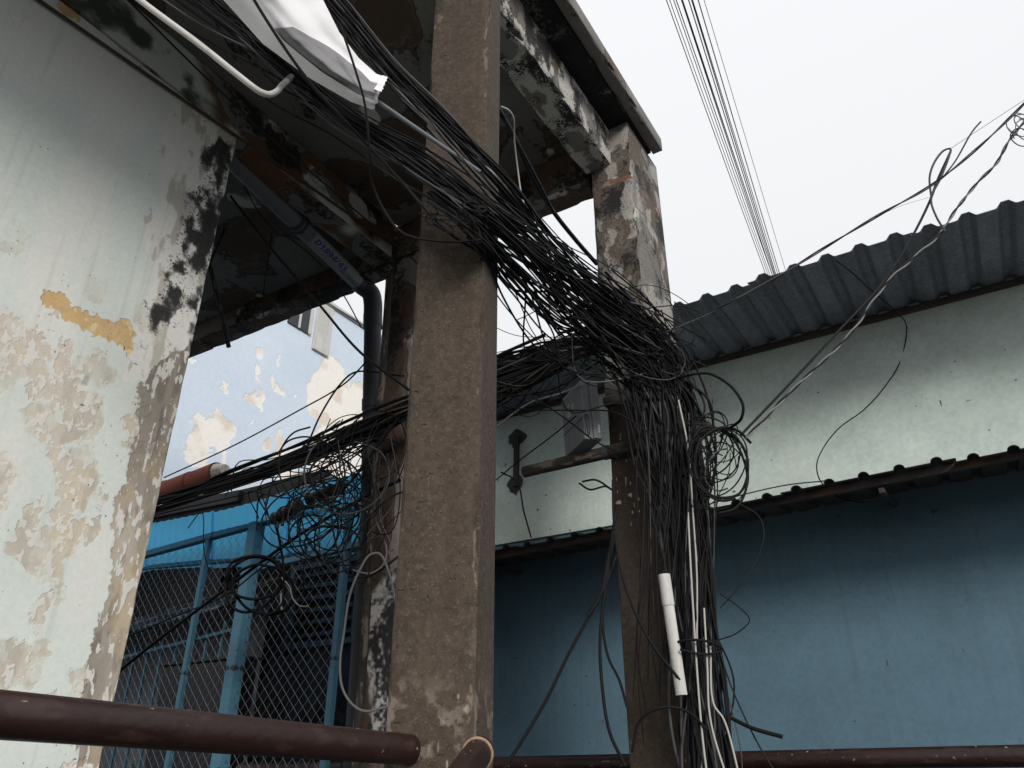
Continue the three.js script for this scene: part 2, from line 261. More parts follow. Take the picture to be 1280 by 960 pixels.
  mesh('porch_ceiling', boxM(lx(-6.3), -0.23, EYE + 3.86, EYE + 4.1, lz(3.75), -0.002, { chip: 0.006, rag: 1, step: 0.2, seed: 15 }), soffit, porch);
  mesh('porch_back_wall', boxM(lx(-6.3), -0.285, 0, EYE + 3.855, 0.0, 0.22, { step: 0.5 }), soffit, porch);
  // far column beside the cables
  const ySplit = pA(780, 492, 3.72).y, yBrick = pA(772, 268, 3.72).y, yBrick2 = pA(780, 222, 3.72).y;
  const cb = plasterFn({ base: [114, 112, 108], stain: 0.46, mould: 0.42, lime: 0.40, s: 430, streak: 0.5, freq: 1.9, limeC: [150, 147, 142], brown: [82, 72, 62] });
  const colM = bake(640, 1024, -0.6, 0.9, 3.4, 5.7, (x, y, o) => {
    cb(x * 1.0, y, o); for (const [yb, w, sd] of [[yBrick, 0.075, 1], [yBrick2, 0.05, 2]]) { const e = Math.abs(y - yb - 0.02 * Math.sin(x * 9 + sd) - 0.05 * (fbm(x * 9, y * 9, 440 + sd, 3) - 0.5)), m = ss(w * 0.6, w * 0.35, e); if (m > 0) { const q = fbm(x * 14, y * 14, 442, 4); const c = [132 - 40 * q, 92 - 22 * q, 74 - 14 * q]; mix3(c, [190, 184, 174], ss(0.46, 0.56, fbm(x * 6, y * 10, 443 + sd, 4))); mix3(o, c, m * ss(0.42, 0.5, fbm(x * 4 + 3, y * 6, 446 + sd, 3))); o[3] -= 0.35 * m; } }
  }, { bump: 0.012 });
  const lowM = bake(512, 1024, -0.6, 0.9, 0.2, 3.6, concreteFn({ base: [60, 51, 43], s: 470, splash: 0.9, runs: 0.8, dark: 0.7 }), { bump: 0.004 });
  const cx0 = lx(-1.69), cx1 = lx(-1.39);
  const col = mesh('column', boxM(cx0, cx1, ySplit, YS - 0.016, lz(4.26), lz(3.72), { chip: 0.016, rag: 1.4, step: 0.05, seed: 16 }), colM, porch); col.userData.label = 'grey mould-streaked column under the corner of the slab';
  mesh('column_base', boxM(cx0 + 0.01, cx1 - 0.01, 0, ySplit - 0.002, lz(4.25), lz(3.73), { chip: 0.01, rag: 1.2, step: 0.08, seed: 17 }), lowM, porch);
  mesh('column_ledge', boxM(cx0 - 0.006, cx1 + 0.006, ySplit - 0.05, ySplit + 0.012, lz(4.265), lz(3.705), { chip: 0.008, rag: 1.5, step: 0.06, seed: 18 }), edgeM, porch);
  const smM = bake(512, 1024, -0.6, 0.9, 0.2, 5.4, plasterFn({ base: [122, 116, 110], stain: 0.45, mould: 0.42, lime: 0.38, s: 490, streak: 0.7, brown: [70, 52, 40] }), { bump: 0.008 });
  mesh('column', boxM(lx(-3.485), lx(-3.19), 0, YB - 0.014, lz(3.98), lz(3.75), { chip: 0.03, rag: 0.8, step: 0.07, seed: 19 }), smM, porch);
  tag(porch, 'old concrete building with peeling mint wall, mouldy beams and flat projecting slab', 'building');
}
// ------------------------------------------------------------------ square pole in front
const POLE_TURN = THREE.MathUtils.degToRad(-10.5);
const pole = thing('concrete_pole', V(-0.205, 0, -2.445), POLE_TURN);
{
  const cf = concreteFn({ base: [69, 59, 50], s: 520, splash: 0.8, runs: 0.55, dark: 0.35 });
  const m = bake(420, 1800, -0.3, 0.5, 1.4, 5.4, (x, y, o) => {
    cf(x, y, o);
    const low = ss(1.98, 1.75, y + 0.28 * (fbm(x * 9, y * 9, 530, 4) - 0.5)); const bl = ss(0.50, 0.66, fbm(x * 24, y * 24, 531, 4)) * low; mix3(o, [150, 142, 131], bl * 0.5);
    const ar = ss(0.02, 0.0, Math.abs(x - 0.12)) * ss(0.55, 0.7, fbm(x * 30, y * 9, 532, 4)); mix3(o, [66, 56, 47], ar * 0.6); mix3(o, [170, 158, 142], ss(0.66, 0.72, fbm(x * 60, y * 16, 533, 3)) * ss(0.03, 0.0, Math.abs(x - 0.12)) * 0.35);
  }, { bump: 0.006 });
  mesh('shaft', boxM(-0.13, 0.13, 0, YB - 0.004, -0.125, 0.125, { chip: 0.009, rag: 1.5, step: 0.035, seed: 21 }), m, pole);
  tag(pole, 'brown square concrete pole with cables slung across it and pipe rails set into it', 'pole');
}
// ------------------------------------------------------------------ teal building behind
const TA = 5.65, TB = -3.95, teal = thing('teal_building', abw(TA, TB, 0), -TURN);
const tealX = (b) => b - TB;
{
  const up = paintFn([222, 238, 231], 0.06, 600);
  const upM = bake(1600, 400, 0, 7, 3.1, 4.8, (x, y, o) => { up(x, y, o); const d = ss(0.55, 0.75, fbm(x * 2, y * 9, 610, 5)); mix3(o, [214, 224, 216], d * 0.3); mix3(o, [198, 210, 202], ss(0.62, 0.78, fbm(x * 18, y * 1.1, 612, 4)) * 0.3); const p = ss(0.965, 0.98, vn(x * 26, y * 26, 611)); mix3(o, [70, 72, 70], p); o[4] = 0.85; }, { bump: 0.002 });
  const lo = paintFn([94, 126, 144], 0.18, 620);
  const loM = bake(1200, 520, 0, 7, 0.4, 3.4, (x, y, o) => { lo(x, y, o); const p = ss(0.972, 0.985, vn(x * 34, y * 34, 621)); mix3(o, [34, 38, 42], p * 0.7); o[4] = 0.8; }, { bump: 0.002 });
  const yMid = EYE + 1.74, yTop = EYE + 3.10;
  mesh('upper_wall', boxM(0, 7, yMid + 0.1, yTop + 0.03, -0.22, 0, { step: 0.5, chip: 0.004 }), upM, teal).userData.label = 'pale mint upper wall under the corrugated eave';
  mesh('lower_wall', boxM(0.01, 7, 0, yMid + 0.097, -0.24, -0.02, { step: 0.5, chip: 0.004 }), loM, teal).userData.label = 'blue-grey lower wall under the awning';
  mesh('side_wall', boxM(0.012, 0.2, 0, yTop - 0.01, -4, -0.245, { step: 0.6 }), loM, teal);
  const metal = bake(512, 512, 0, 1.2, 0, 1.2, (x, y, o) => { const a = fbm(x * 5, y * 3, 640, 4), f = fbm(x * 60, y * 60, 641, 3), k = 0.85 + 0.3 * (a - 0.5) + 0.3 * (f - 0.5); o[0] = 146 * k; o[1] = 154 * k; o[2] = 168 * k; mix3(o, [110, 92, 78], ss(0.70, 0.78, fbm(x * 9, y * 4, 642, 5)) * 0.5); o[3] = f; o[4] = 0.55 + 0.25 * a; }, { bump: 0.001, metal: 0.15 });
  const dark = bake(256, 256, 0, 1.2, 0, 1.2, (x, y, o) => { const a = fbm(x * 5, y * 3, 650, 4), f = fbm(x * 60, y * 60, 651, 3), k = 0.8 + 0.4 * a + 0.2 * (f - 0.5); o[0] = 66 * k; o[1] = 62 * k; o[2] = 60 * k; mix3(o, [92, 66, 48], ss(0.55, 0.7, fbm(x * 8, y * 5, 652, 4)) * 0.6); o[4] = 0.8; }, { bump: 0.001 });
  const sheet = corrugated(1.05, 1.19, 0.21, 0.036), short = corrugated(1.0, 0.97, 0.2, 0.028, 0.003, true);
  for (let i = 0; i < 7; i++) { const s = mesh('eave_sheet', sheet, metal, teal); s.position.set(-0.12 + i * 1.035, yTop + 0.0 + (i % 2) * 0.006, -0.17); s.rotation.x = 0.045 + 0.006 * ((i * 7) % 3 - 1); }
  mesh('eave_batten', boxM(-0.1, 7, yTop - 0.055, yTop - 0.014, 0.004, 0.05, { step: 1 }), dark, teal);
    for (let i = 0; i < 7; i++) { const s = mesh('awning_sheet', short, dark, teal); s.position.set(-0.03 + i * 0.985, yMid - 0.018 + 0.027 * (i - 2.5) * 0.985 + (i % 2) * 0.004, -0.15); s.rotation.set(0.15 + 0.008 * ((i * 5) % 3 - 1), 0, 0.027); }
  const bt = mesh('awning_batten', barG(V(0, yMid - 0.235, 0.70), V(6.8, yMid - 0.05, 0.70), 0.05, 0.035), dark, teal);
  for (let i = 0; i < 5; i++) { const x = 0.5 + i * 1.5, y = yMid - 0.09 + 0.027 * (x - 2.5); mesh('awning_bracket', barG(V(x, y - 0.03, 0.002), V(x, y - 0.15, 0.76), 0.03, 0.03), dark, teal); }
  // cement patch and bracket stub on the upper wall
  const patch = flat(0.055, 0.055, 0.055, 0.95);
  for (const [px, py, w, h] of [[646, 548, 0.09, 0.085], [645, 605, 0.075, 0.085]]) { const p = toLocal(teal, pA(px, py, TA)); const g = new THREE.SphereGeometry(1, 18, 12), q = g.attributes.position; for (let i = 0; i < q.count; i++) { const k = 0.75 + 0.6 * vn(q.getX(i) * 3 + px, q.getY(i) * 3, 88); q.setXYZ(i, q.getX(i) * k * w, q.getY(i) * k * h, q.getZ(i) * 0.025); } g.computeVertexNormals(); const m = mesh('cement_patch', g, patch, teal); m.position.copy(p); }
  { const p = toLocal(teal, pA(646, 545, TA - 0.03)), q = toLocal(teal, pA(645, 608, TA - 0.03)); mesh('bracket_bar', barG(q, p, 0.05, 0.03), dark, teal); }
  tag(teal, 'mint and blue-grey building with corrugated metal eave and awning', 'building');
}
// ------------------------------------------------------------------ blue building far behind
{
  const b0 = -8.6, a0 = 5.0, g = thing('blue_building', abw(a0, b0, 0), -TURN);
  const wp = (px, py) => { const p = pB(px, py, b0); return [aOf(p) - a0, p.y]; };
  const P = (...l) => polyD(l.map(([x, y]) => wp(x, y)));
  const ps = [
    P([236, 540], [242, 520], [252, 514], [262, 516], [268, 504], [274, 508], [280, 520], [296, 530], [294, 545], [286, 560], [282, 585], [272, 590], [274, 560], [262, 560], [258, 580], [240, 578], [232, 570]),
    P([312, 460], [322, 452], [328, 470], [322, 480], [314, 482]), P([318, 486], [332, 480], [334, 500], [324, 510]), P([344, 476], [350, 470], [356, 490], [354, 500], [346, 492]), P([338, 470], [346, 466], [344, 490], [338, 486]),
    P([348, 530], [356, 528], [354, 560], [348, 590], [342, 585], [344, 550]), P([276, 480], [282, 478], [282, 490], [277, 492]), P([306, 528], [318, 520], [312, 540], [308, 552]), P([322, 440], [328, 440], [327, 450], [321, 452]),
    P([384, 480], [392, 470], [398, 450], [406, 440], [416, 448], [426, 452], [430, 466], [440, 480], [450, 480], [460, 500], [456, 620], [390, 620], [388, 560], [398, 530], [386, 520]), P([345, 448], [349, 446], [349, 458], [345, 460]), P([350, 570], [366, 560], [380, 600], [360, 620], [345, 610]),
  ];
  const m = bake(820, 960, -1, 5.2, 3.5, 9, (x, y, o) => {
    const wx = x + 0.16 * (fbm(x * 5, y * 5, 701, 4) - 0.5) + 0.09 * (fbm(x * 17, y * 17, 711, 3) - 0.5), wy = y + 0.20 * (fbm(x * 5, y * 4, 702, 4) - 0.5) + 0.12 * (fbm(x * 17, y * 12, 712, 3) - 0.5), a = fbm(x * 1.2, y * 1.2, 703, 4), f = fbm(x * 30, y * 30, 704, 3);
    o[0] = 198 + 16 * (a - 0.5); o[1] = 211 + 14 * (a - 0.5); o[2] = 226 + 10 * (a - 0.5); let h = 0.8;
    let t = 0; for (const p of ps) t = Math.max(t, ss(-0.01, 0.02, p(wx, wy) + 0.22 * (fbm(x * 4, y * 3, 705, 5) - 0.5)));
    t = Math.max(t, ss(0.74, 0.755, fbm(wx * 2.5, wy * 2, 706, 5)));
    if (t > 0) { const c = [232, 229, 223]; mix3(c, [212, 200, 184], ss(0.45, 0.7, fbm(x * 4, y * 4, 707, 4)) * 0.8); mix3(o, c, t); h -= 0.4 * t; }
    o[0] += (f - 0.5) * 10; o[1] += (f - 0.5) * 10; o[2] += (f - 0.5) * 10; o[3] = h + (f - 0.5) * 0.1;
  }, { bump: 0.01 });
  mesh('wall', boxM(-3, 0, 0, EYE + 7.22, -4.6, 1.5, { step: 0.8, chip: 0.01, rag: 0.5 }), m, g);
  const pale = bake(128, 128, 0, 1, 0, 1, paintFn([206, 206, 202], 0.3, 720), { bump: 0.002 });
  const w0 = toLocal(g, pB(373, 402, b0));
  const win = mesh('window', boxM(-0.02, 0.03, w0.y - 0.13, w0.y + 0.34, w0.z - 0.22, w0.z + 0.22, { chip: 0.004 }), flat(0.02, 0.025, 0.03, 0.25), g);
  mesh('frame', boxM(0.0, 0.05, w0.y - 0.13, w0.y + 0.34, w0.z - 0.26, w0.z - 0.2), pale, win);
  mesh('frame', boxM(0.0, 0.05, w0.y - 0.13, w0.y + 0.34, w0.z - 0.02, w0.z + 0.02), pale, win);
  mesh('pilaster', boxM(-0.02, 0.05, EYE + 6.25, EYE + 7.18, w0.z - 0.70, w0.z - 0.34, { chip: 0.01 }), pale, g);
  mesh('coping', boxM(-0.3, 0.06, EYE + 7.222, EYE + 7.30, -4.62, 1.5, { step: 0.6, chip: 0.012, rag: 0.8 }), pale, g);
  tag(g, 'tall pale blue rendered building with large cream peeled patches', 'building');
}
// ------------------------------------------------------------------ blue mesh cage, its translucent roof and what stands inside
const FA = 4.3;
const blueM = bake(256, 512, 0, 1, 0, 2, paintFn([96, 150, 176], 0.35, 740, 0.9, [52, 56, 62]), { bump: 0.0015 });
{
  const at = (px, py, a = FA) => pA(px, py, a), base = at(316, 820); const g = thing('mesh_fence', V(base.x, 0, base.z), -TURN);
  const L = (p) => toLocal(g, p), P = (px, py, a) => L(at(px, py, a));
  const down = (p) => V(p.x, 0, p.z);
  const postTops = [[262, 672, 0.045, 0.045], [322, 652, 0.10, 0.10], [440, 612, 0.05, 0.05], [150, 706, 0.045, 0.045]];
  for (const [px, py, w, d] of postTops) { const p = P(px, py); mesh('post', barG(down(p), p, w, d), blueM, g); }
  const r0 = P(130, 708), r1 = P(318, 656), r2 = P(470, 606), q1 = P(326, 710), q2 = P(470, 676);
  mesh('rail', barG(r0, r1, 0.05, 0.07), blueM, g); mesh('rail', barG(r1, r2, 0.05, 0.07), blueM, g); mesh('rail', barG(q1, q2, 0.045, 0.06), blueM, g);
  const wire = flat(0.42, 0.43, 0.44, 0.45, { metalness: 0.6 });
  const panel = (x0, x1, yT0, yT1) => {                       // interlocked zigzag wires
    const gs = [], c = 0.048, n = Math.ceil((x1 - x0) / c);
    for (let i = 0; i < n; i++) {
      const xa = x0 + i * c, top = mix(yT0, yT1, (i + 0.5) / n), pts = []; let y = 0.9, k = 0;
      while (y < top) { pts.push(V(xa + ((k + i) % 2 ? c * 1.05 : -c * 0.05), y, ((k + i) % 2 ? 0.004 : -0.004) + 0.012 * Math.sin(xa * 3 + y * 2))); y += c; k++; }
      if (pts.length > 1) for (let j = 0; j < pts.length - 1; j++) { const t = new THREE.CylinderGeometry(0.0019, 0.0019, pts[j].distanceTo(pts[j + 1]), 4, 1, true); t.applyQuaternion(new THREE.Quaternion().setFromUnitVectors(V(0, 1, 0), pts[j + 1].clone().sub(pts[j]).normalize())); t.translate((pts[j].x + pts[j + 1].x) / 2, (pts[j].y + pts[j + 1].y) / 2, (pts[j].z + pts[j + 1].z) / 2); gs.push(t); }
    }
    return mergeGeometries(gs);
  };
  for (const [a, b, ta, tb] of [[r0, P(262, 672), r0.y, P(262, 672).y], [P(262, 672), P(322, 656), P(262, 672).y, r1.y], [P(322, 656), P(440, 612), q1.y + 0.34, q2.y + 0.42]]) mesh('chain_link_panel', panel(a.x + 0.02, b.x - 0.02, ta - 0.02, tb - 0.02), wire, g);
  tag(g, 'light blue steel frame filled with chain-link mesh beside the porch column', 'fence');

  // translucent blue roofing
  const rg = thing('plastic_roof', abw(FA, bOf(base), 0), -TURN), RL = (px, py, a) => toLocal(rg, pA(px, py, a));
  const bm = new THREE.MeshPhysicalMaterial({ color: new THREE.Color().setRGB(0.13, 0.62, 1.0), roughness: 1, transmission: 0.8, thickness: 0, side: THREE.DoubleSide });
  const s0 = RL(110, 676, 3.98), s1 = RL(470, 590, 3.98), e0 = RL(110, 722, 4.85), e1 = RL(470, 694, 4.85);
  const N = 4;
  for (let i = 0; i < N; i++) {
    const pos = [], uv = [], idx = [], nu = 40, nv = 6, t0 = i / N - 0.004, t1 = (i + 1) / N + 0.004;
    for (let u = 0; u <= nu; u++) for (let v = 0; v <= nv; v++) { const t = mix(t0, t1, u / nu), w = v / nv; const p = s0.clone().lerp(s1, t).lerp(e0.clone().lerp(e1, t), w); p.y += 0.0035 * Math.cos(t * Math.PI * 2 * 36) + (i % 2) * 0.012 + 0.014 * Math.sin(w * 5 + t * 9); pos.push(p.x, p.y, p.z); uv.push(t * 3, w); }
    for (let u = 0; u < nu; u++) for (let v = 0; v < nv; v++) { const a = u * (nv + 1) + v, c = a + nv + 1; idx.push(a, a + 1, c, c, a + 1, c + 1); }
    const q = new THREE.BufferGeometry(); q.setAttribute('position', new THREE.Float32BufferAttribute(pos, 3)); q.setAttribute('uv', new THREE.Float32BufferAttribute(uv, 2)); q.setIndex(idx); q.computeVertexNormals();
    mesh('roof_sheet', q, bm, rg);
  }
  mesh('purlin', barG(RL(110, 716, 4.75), RL(470, 684, 4.75), 0.04, 0.06), blueM, rg);
  tag(rg, 'bright blue translucent plastic roofing over the mesh fence', 'roof');

  // dark shed behind the mesh
  const sg = thing('shed', abw(5.7, -6.0, 0), -TURN), SL = (px, py, a) => toLocal(sg, pA(px, py, a));
  const sm = bake(512, 512, -3, 3, 0, 4, plasterFn({ base: [52, 62, 74], stain: 0.35, mould: 0.42, lime: 0.1, s: 760, brown: [40, 36, 36] }), { bump: 0.004 });
  const yT = SL(400, 668, 5.7).y;
  mesh('wall', boxM(-2.6, 2.0, 0, yT + 0.1, -0.2, 0, { step: 0.6 }), sm, sg);
  mesh('side_wall', boxM(1.9, 2.0, 0, yT - 0.1, 0.003, 1.35, { step: 0.6 }), sm, sg);
  mesh('ceiling', boxM(-2.6, 2.0, yT + 0.0, yT + 0.04, 0.005, 0.80, { step: 0.6 }), sm, sg);
  const l0 = SL(372, 716, 5.68), l1 = SL(448, 796, 5.68), lm = bake(64, 64, 0, 1, 0, 1, paintFn([74, 104, 128], 0.3, 770), { bump: 0.001 });
  const vent = mesh('louvre_window', boxM(l0.x, l1.x, l1.y, l0.y, 0.002, 0.02), flat(0.012, 0.014, 0.018, 0.9), sg);
  for (let i = 0; i < 6; i++) { const y = mix(l1.y, l0.y, (i + 0.5) / 6); const s = mesh('slat', boxM(l0.x + 0.04, l1.x - 0.04, -0.012, 0.012, -0.05, 0.03, { chip: 0.002 }), lm, vent); s.position.set(0, y, 0.06); s.rotation.x = 0.5; }
  for (const [x0, x1, y0, y1] of [[l0.x - 0.03, l0.x + 0.04, l1.y, l0.y], [l1.x - 0.04, l1.x + 0.03, l1.y, l0.y], [l0.x - 0.03, l1.x + 0.03, l0.y + 0.002, l0.y + 0.06], [l0.x - 0.03, l1.x + 0.03, l1.y - 0.06, l1.y - 0.002]]) mesh('frame', boxM(x0, x1, y0, y1, 0.004, 0.09, { chip: 0.002 }), lm, vent);
  tag(sg, 'dark shed with a louvred window seen through the mesh', 'shed');

  // pale lean-to with a dark corrugated roof
  const hg = thing('lean_to', abw(5.25, -7.2, 0), -TURN), HL = (px, py, a) => toLocal(hg, pA(px, py, a));
  const hw = bake(256, 256, -2, 2, 0, 3, paintFn([136, 140, 144], 0.5, 780), { bump: 0.002 });
  const h0 = HL(120, 800, 5.25), h1 = HL(328, 745, 5.25), shp = new THREE.Shape(); shp.moveTo(h0.x, 0); shp.lineTo(h1.x, 0); shp.lineTo(h1.x, h1.y); shp.lineTo(h0.x, h0.y);
  const we = new THREE.ExtrudeGeometry(shp, { depth: 0.1, bevelEnabled: false }); we.translate(0, 0, -0.1); mesh('wall', we, hw, hg);
  const tinM = bake(256, 256, 0, 1, 0, 1, (x, y, o) => { const a = fbm(x * 8, y * 8, 790, 5), k = a > 0.60 ? 150 : 46 + 56 * a; o[0] = k; o[1] = k * 1.01; o[2] = k * 1.02; o[4] = 0.6; }, { bump: 0.002 });
  const span = h0.distanceTo(h1) + 0.3, rs = corrugated(span, 0.55, 0.09, 0.02, 0.003, true);
  for (const k of [0, 1]) { const s = mesh('roof_sheet', rs, tinM, hg); s.position.set(h0.x - 0.1, h0.y + 0.0 + k * 0.2, 0.12 - k * 0.34); s.rotation.set(0.5, 0, Math.atan2(h1.y - h0.y, h1.x - h0.x)); }
  tag(hg, 'low pale lean-to with weathered corrugated roof behind the mesh', 'shed');

  // light blue picket railing behind the mesh
  const kg = thing('picket_railing', abw(4.85, -6.8, 0), -TURN), KL = (px, py, a = 4.85) => toLocal(kg, pA(px, py, a));
  const k0 = KL(120, 826), k1 = KL(300, 780);
  for (let i = 0; i < 11; i++) { const p = k0.clone().lerp(k1, i / 10); mesh('picket', barG(V(p.x, 0.3, p.z), V(p.x, p.y + 0.06, p.z), 0.022, 0.022), blueM, kg); }
  mesh('rail', barG(k0.clone().add(V(0, -0.05, 0.03)), k1.clone().add(V(0, -0.05, 0.03)), 0.03, 0.05), blueM, kg); mesh('rail', barG(V(k0.x, 0.5, k0.z + 0.03), V(k1.x, 0.5, k1.z + 0.03), 0.03, 0.05), blueM, kg);
  tag(kg, 'light blue picket railing behind the chain-link mesh', 'railing');
  const cg = thing('cabinet', abw(4.62, -5.9, 0), -TURN), CL = (px, py) => toLocal(cg, pA(px, py, 4.62)), c0 = CL(204, 832), c1 = CL(300, 822), cm = flat(0.012, 0.012, 0.014, 0.6);
  mesh('body', boxM(c0.x, c1.x, 0.15, c0.y - 0.01, -0.2, 0.0, { chip: 0.01 }), cm, cg); mesh('lid', boxM(c0.x - 0.02, c1.x + 0.02, c0.y - 0.008, c0.y + 0.02, -0.22, 0.02, { chip: 0.008 }), cm, cg);
  for (const x of [c0.x + 0.05, c1.x - 0.09]) for (const z of [-0.17, -0.07]) mesh('leg', boxM(x, x + 0.04, 0, 0.148, z, z + 0.04), cm, cg);
  tag(cg, 'low black cabinet behind the mesh below the lean-to', 'cabinet');
}
{ // tiled roof end with its red ridge
  const g = thing('tiled_roof', abw(5.1, -7.4, 0), -TURN), L = (px, py, a = 5.1) => toLocal(g, pA(px, py, a));
  const tm = bake(256, 256, 0, 1, 0, 1, (x, y, o) => { const a = fbm(x * 7, y * 7, 800, 5), f = fbm(x * 50, y * 50, 801, 3); o[0] = 122 + 50 * (a - 0.5) + 24 * (f - 0.5); o[1] = 62 + 30 * (a - 0.5) + 16 * (f - 0.5); o[2] = 48 + 22 * (a - 0.5) + 14 * (f - 0.5); mix3(o, [50, 40, 36], ss(0.6, 0.75, fbm(x * 5, y * 5, 802, 4)) * 0.6); o[3] = f; }, { bump: 0.003 });
  const mort = bake(64, 64, 0, 1, 0, 1, concreteFn({ base: [186, 178, 168], s: 810 }), { bump: 0.003 });
  const dk = bake(128, 128, 0, 1, 0, 1, paintFn([44, 43, 42], 0.5, 812), { bump: 0.003 });
  const p0 = L(150, 634), p1 = L(270, 592), n = 4;
  for (let i = 0; i < n; i++) mesh('ridge_tile', rodG(p0.clone().lerp(p1, i / n), p0.clone().lerp(p1, (i + 1.06) / n), 0.115, 20, 0.125), tm, g);
  mesh('mortar_end', rodG(p1.clone().lerp(p0, -0.02), p1.clone().lerp(p0, -0.09), 0.108, 16, 0.07), mort, g);
  // roof deck falling away under the ridge towards the street, carried on a wall
  const q0 = L(130, 668, 4.95), q1 = L(410, 606, 4.95), deck = barG(q0, q1, 0.3, 0.05); mesh('eave_board', deck, dk, g);
  mesh('eave_board', barG(L(130, 654, 4.9), L(300, 620, 4.9), 0.12, 0.05), dk, g);
  mesh('gutter', barG(L(300, 640, 4.8), L(420, 600, 4.8), 0.07, 0.08), flat(0.42, 0.42, 0.42, 0.6), g);
  mesh('wall', boxM(p0.x - 0.3, p1.x, 0, p0.y - 0.12, -0.5, -0.3, { step: 0.5 }), dk, g);
  tag(g, 'small roof with a rust-red clay ridge and dark eave against the blue wall', 'roof');
}
// ------------------------------------------------------------------ pipes and fittings
const steelPaint = bake(256, 512, 0, 0.4, 0, 1.6, (x, y, o) => { const a = fbm(x * 8, y * 4, 830, 4), f = fbm(x * 70, y * 50, 831, 3); o[0] = 37 + 14 * (a - 0.5) + 12 * (f - 0.5); o[1] = 18 + 9 * (a - 0.5) + 9 * (f - 0.5); o[2] = 14 + 8 * (a - 0.5) + 9 * (f - 0.5); mix3(o, [88, 76, 72], ss(0.60, 0.74, fbm(x * 30, y * 9, 832, 4)) * 0.28); mix3(o, [176, 160, 140], ss(0.80, 0.84, fbm(x * 60, y * 40, 833, 3)) * 0.8); o[3] = f; o[4] = 0.34 + 0.3 * a; }, { bump: 0.0012 });
const pvcDark = bake(128, 512, 0, 0.5, 0, 2, paintFn([58, 62, 68], 0.6, 840), { bump: 0.001 });
const pvcGrey = bake(128, 512, 0, 0.5, 0, 2, paintFn([112, 118, 124], 0.6, 845), { bump: 0.001 });
const pvcWhite = bake(128, 256, 0, 0.3, 0, 1, paintFn([214, 214, 210], 0.35, 850), { bump: 0.0006 });
const rustSteel = bake(128, 512, 0, 0.4, 0, 1.6, (x, y, o) => { const a = fbm(x * 12, y * 6, 855, 5), f = fbm(x * 70, y * 60, 856, 3); o[0] = 48 + 50 * (a - 0.5) + 20 * (f - 0.5); o[1] = 42 + 44 * (a - 0.5) + 18 * (f - 0.5); o[2] = 38 + 40 * (a - 0.5) + 16 * (f - 0.5); mix3(o, [130, 120, 108], ss(0.6, 0.7, fbm(x * 20, y * 10, 857, 4)) * 0.6); o[3] = f; }, { bump: 0.003 });
{
  const p = pD(-260, 871, 1.18), q = pD(512, 937, 2.33), g = thing('handrail', V(p.x, 0, p.z)), L = (v) => toLocal(g, v);
  mesh('pipe', rodG(L(p), L(q), 0.039, 28), steelPaint, g);
  const m = p.clone().lerp(q, 0.02); mesh('post', rodG(L(V(m.x, 0, m.z)), L(m), 0.03, 18), steelPaint, g);
  tag(g, 'dark red-brown steel pipe handrail running past the peeling wall into the square pole', 'handrail');
  const e = pD(600, 938, 2.315), f = pD(515, 1060, 1.62), h = thing('handrail', V(f.x, 0, f.z)), K = (v) => toLocal(h, v);
  mesh('pipe', rodG(K(f), K(e), 0.038, 28), steelPaint, h);
  const ring = new THREE.TorusGeometry(0.039, 0.005, 10, 28); ring.applyQuaternion(new THREE.Quaternion().setFromUnitVectors(V(0, 0, 1), e.clone().sub(f).normalize())); const rp = K(f.clone().lerp(e, 0.945)); ring.translate(rp.x, rp.y, rp.z);
  mesh('weld_collar', ring, bake(64, 64, 0, 0.2, 0, 0.2, paintFn([168, 140, 112], 0.5, 860), { bump: 0.001 }), h);
  mesh('post', rodG(K(V(f.x, 0, f.z)), K(f), 0.03, 16), steelPaint, h);
  tag(h, 'short brown steel pipe slanting up into the foot of the square pole', 'handrail');
}
{
  const p = pA(300, 962, 4.6), q = pA(1500, 941, 4.6), g = thing('guard_rail', V(q.x, 0, q.z)), L = (v) => toLocal(g, v);
  mesh('pipe', rodG(L(p), L(q), 0.048, 24), steelPaint, g);
  for (const t of [0.03, 0.36, 0.68, 0.97]) { const m = p.clone().lerp(q, t); mesh('post', rodG(L(V(m.x, 0, m.z)), L(m), 0.03, 14), steelPaint, g); }
  tag(g, 'brown steel guard rail along the foot of the blue-grey wall', 'railing');
}
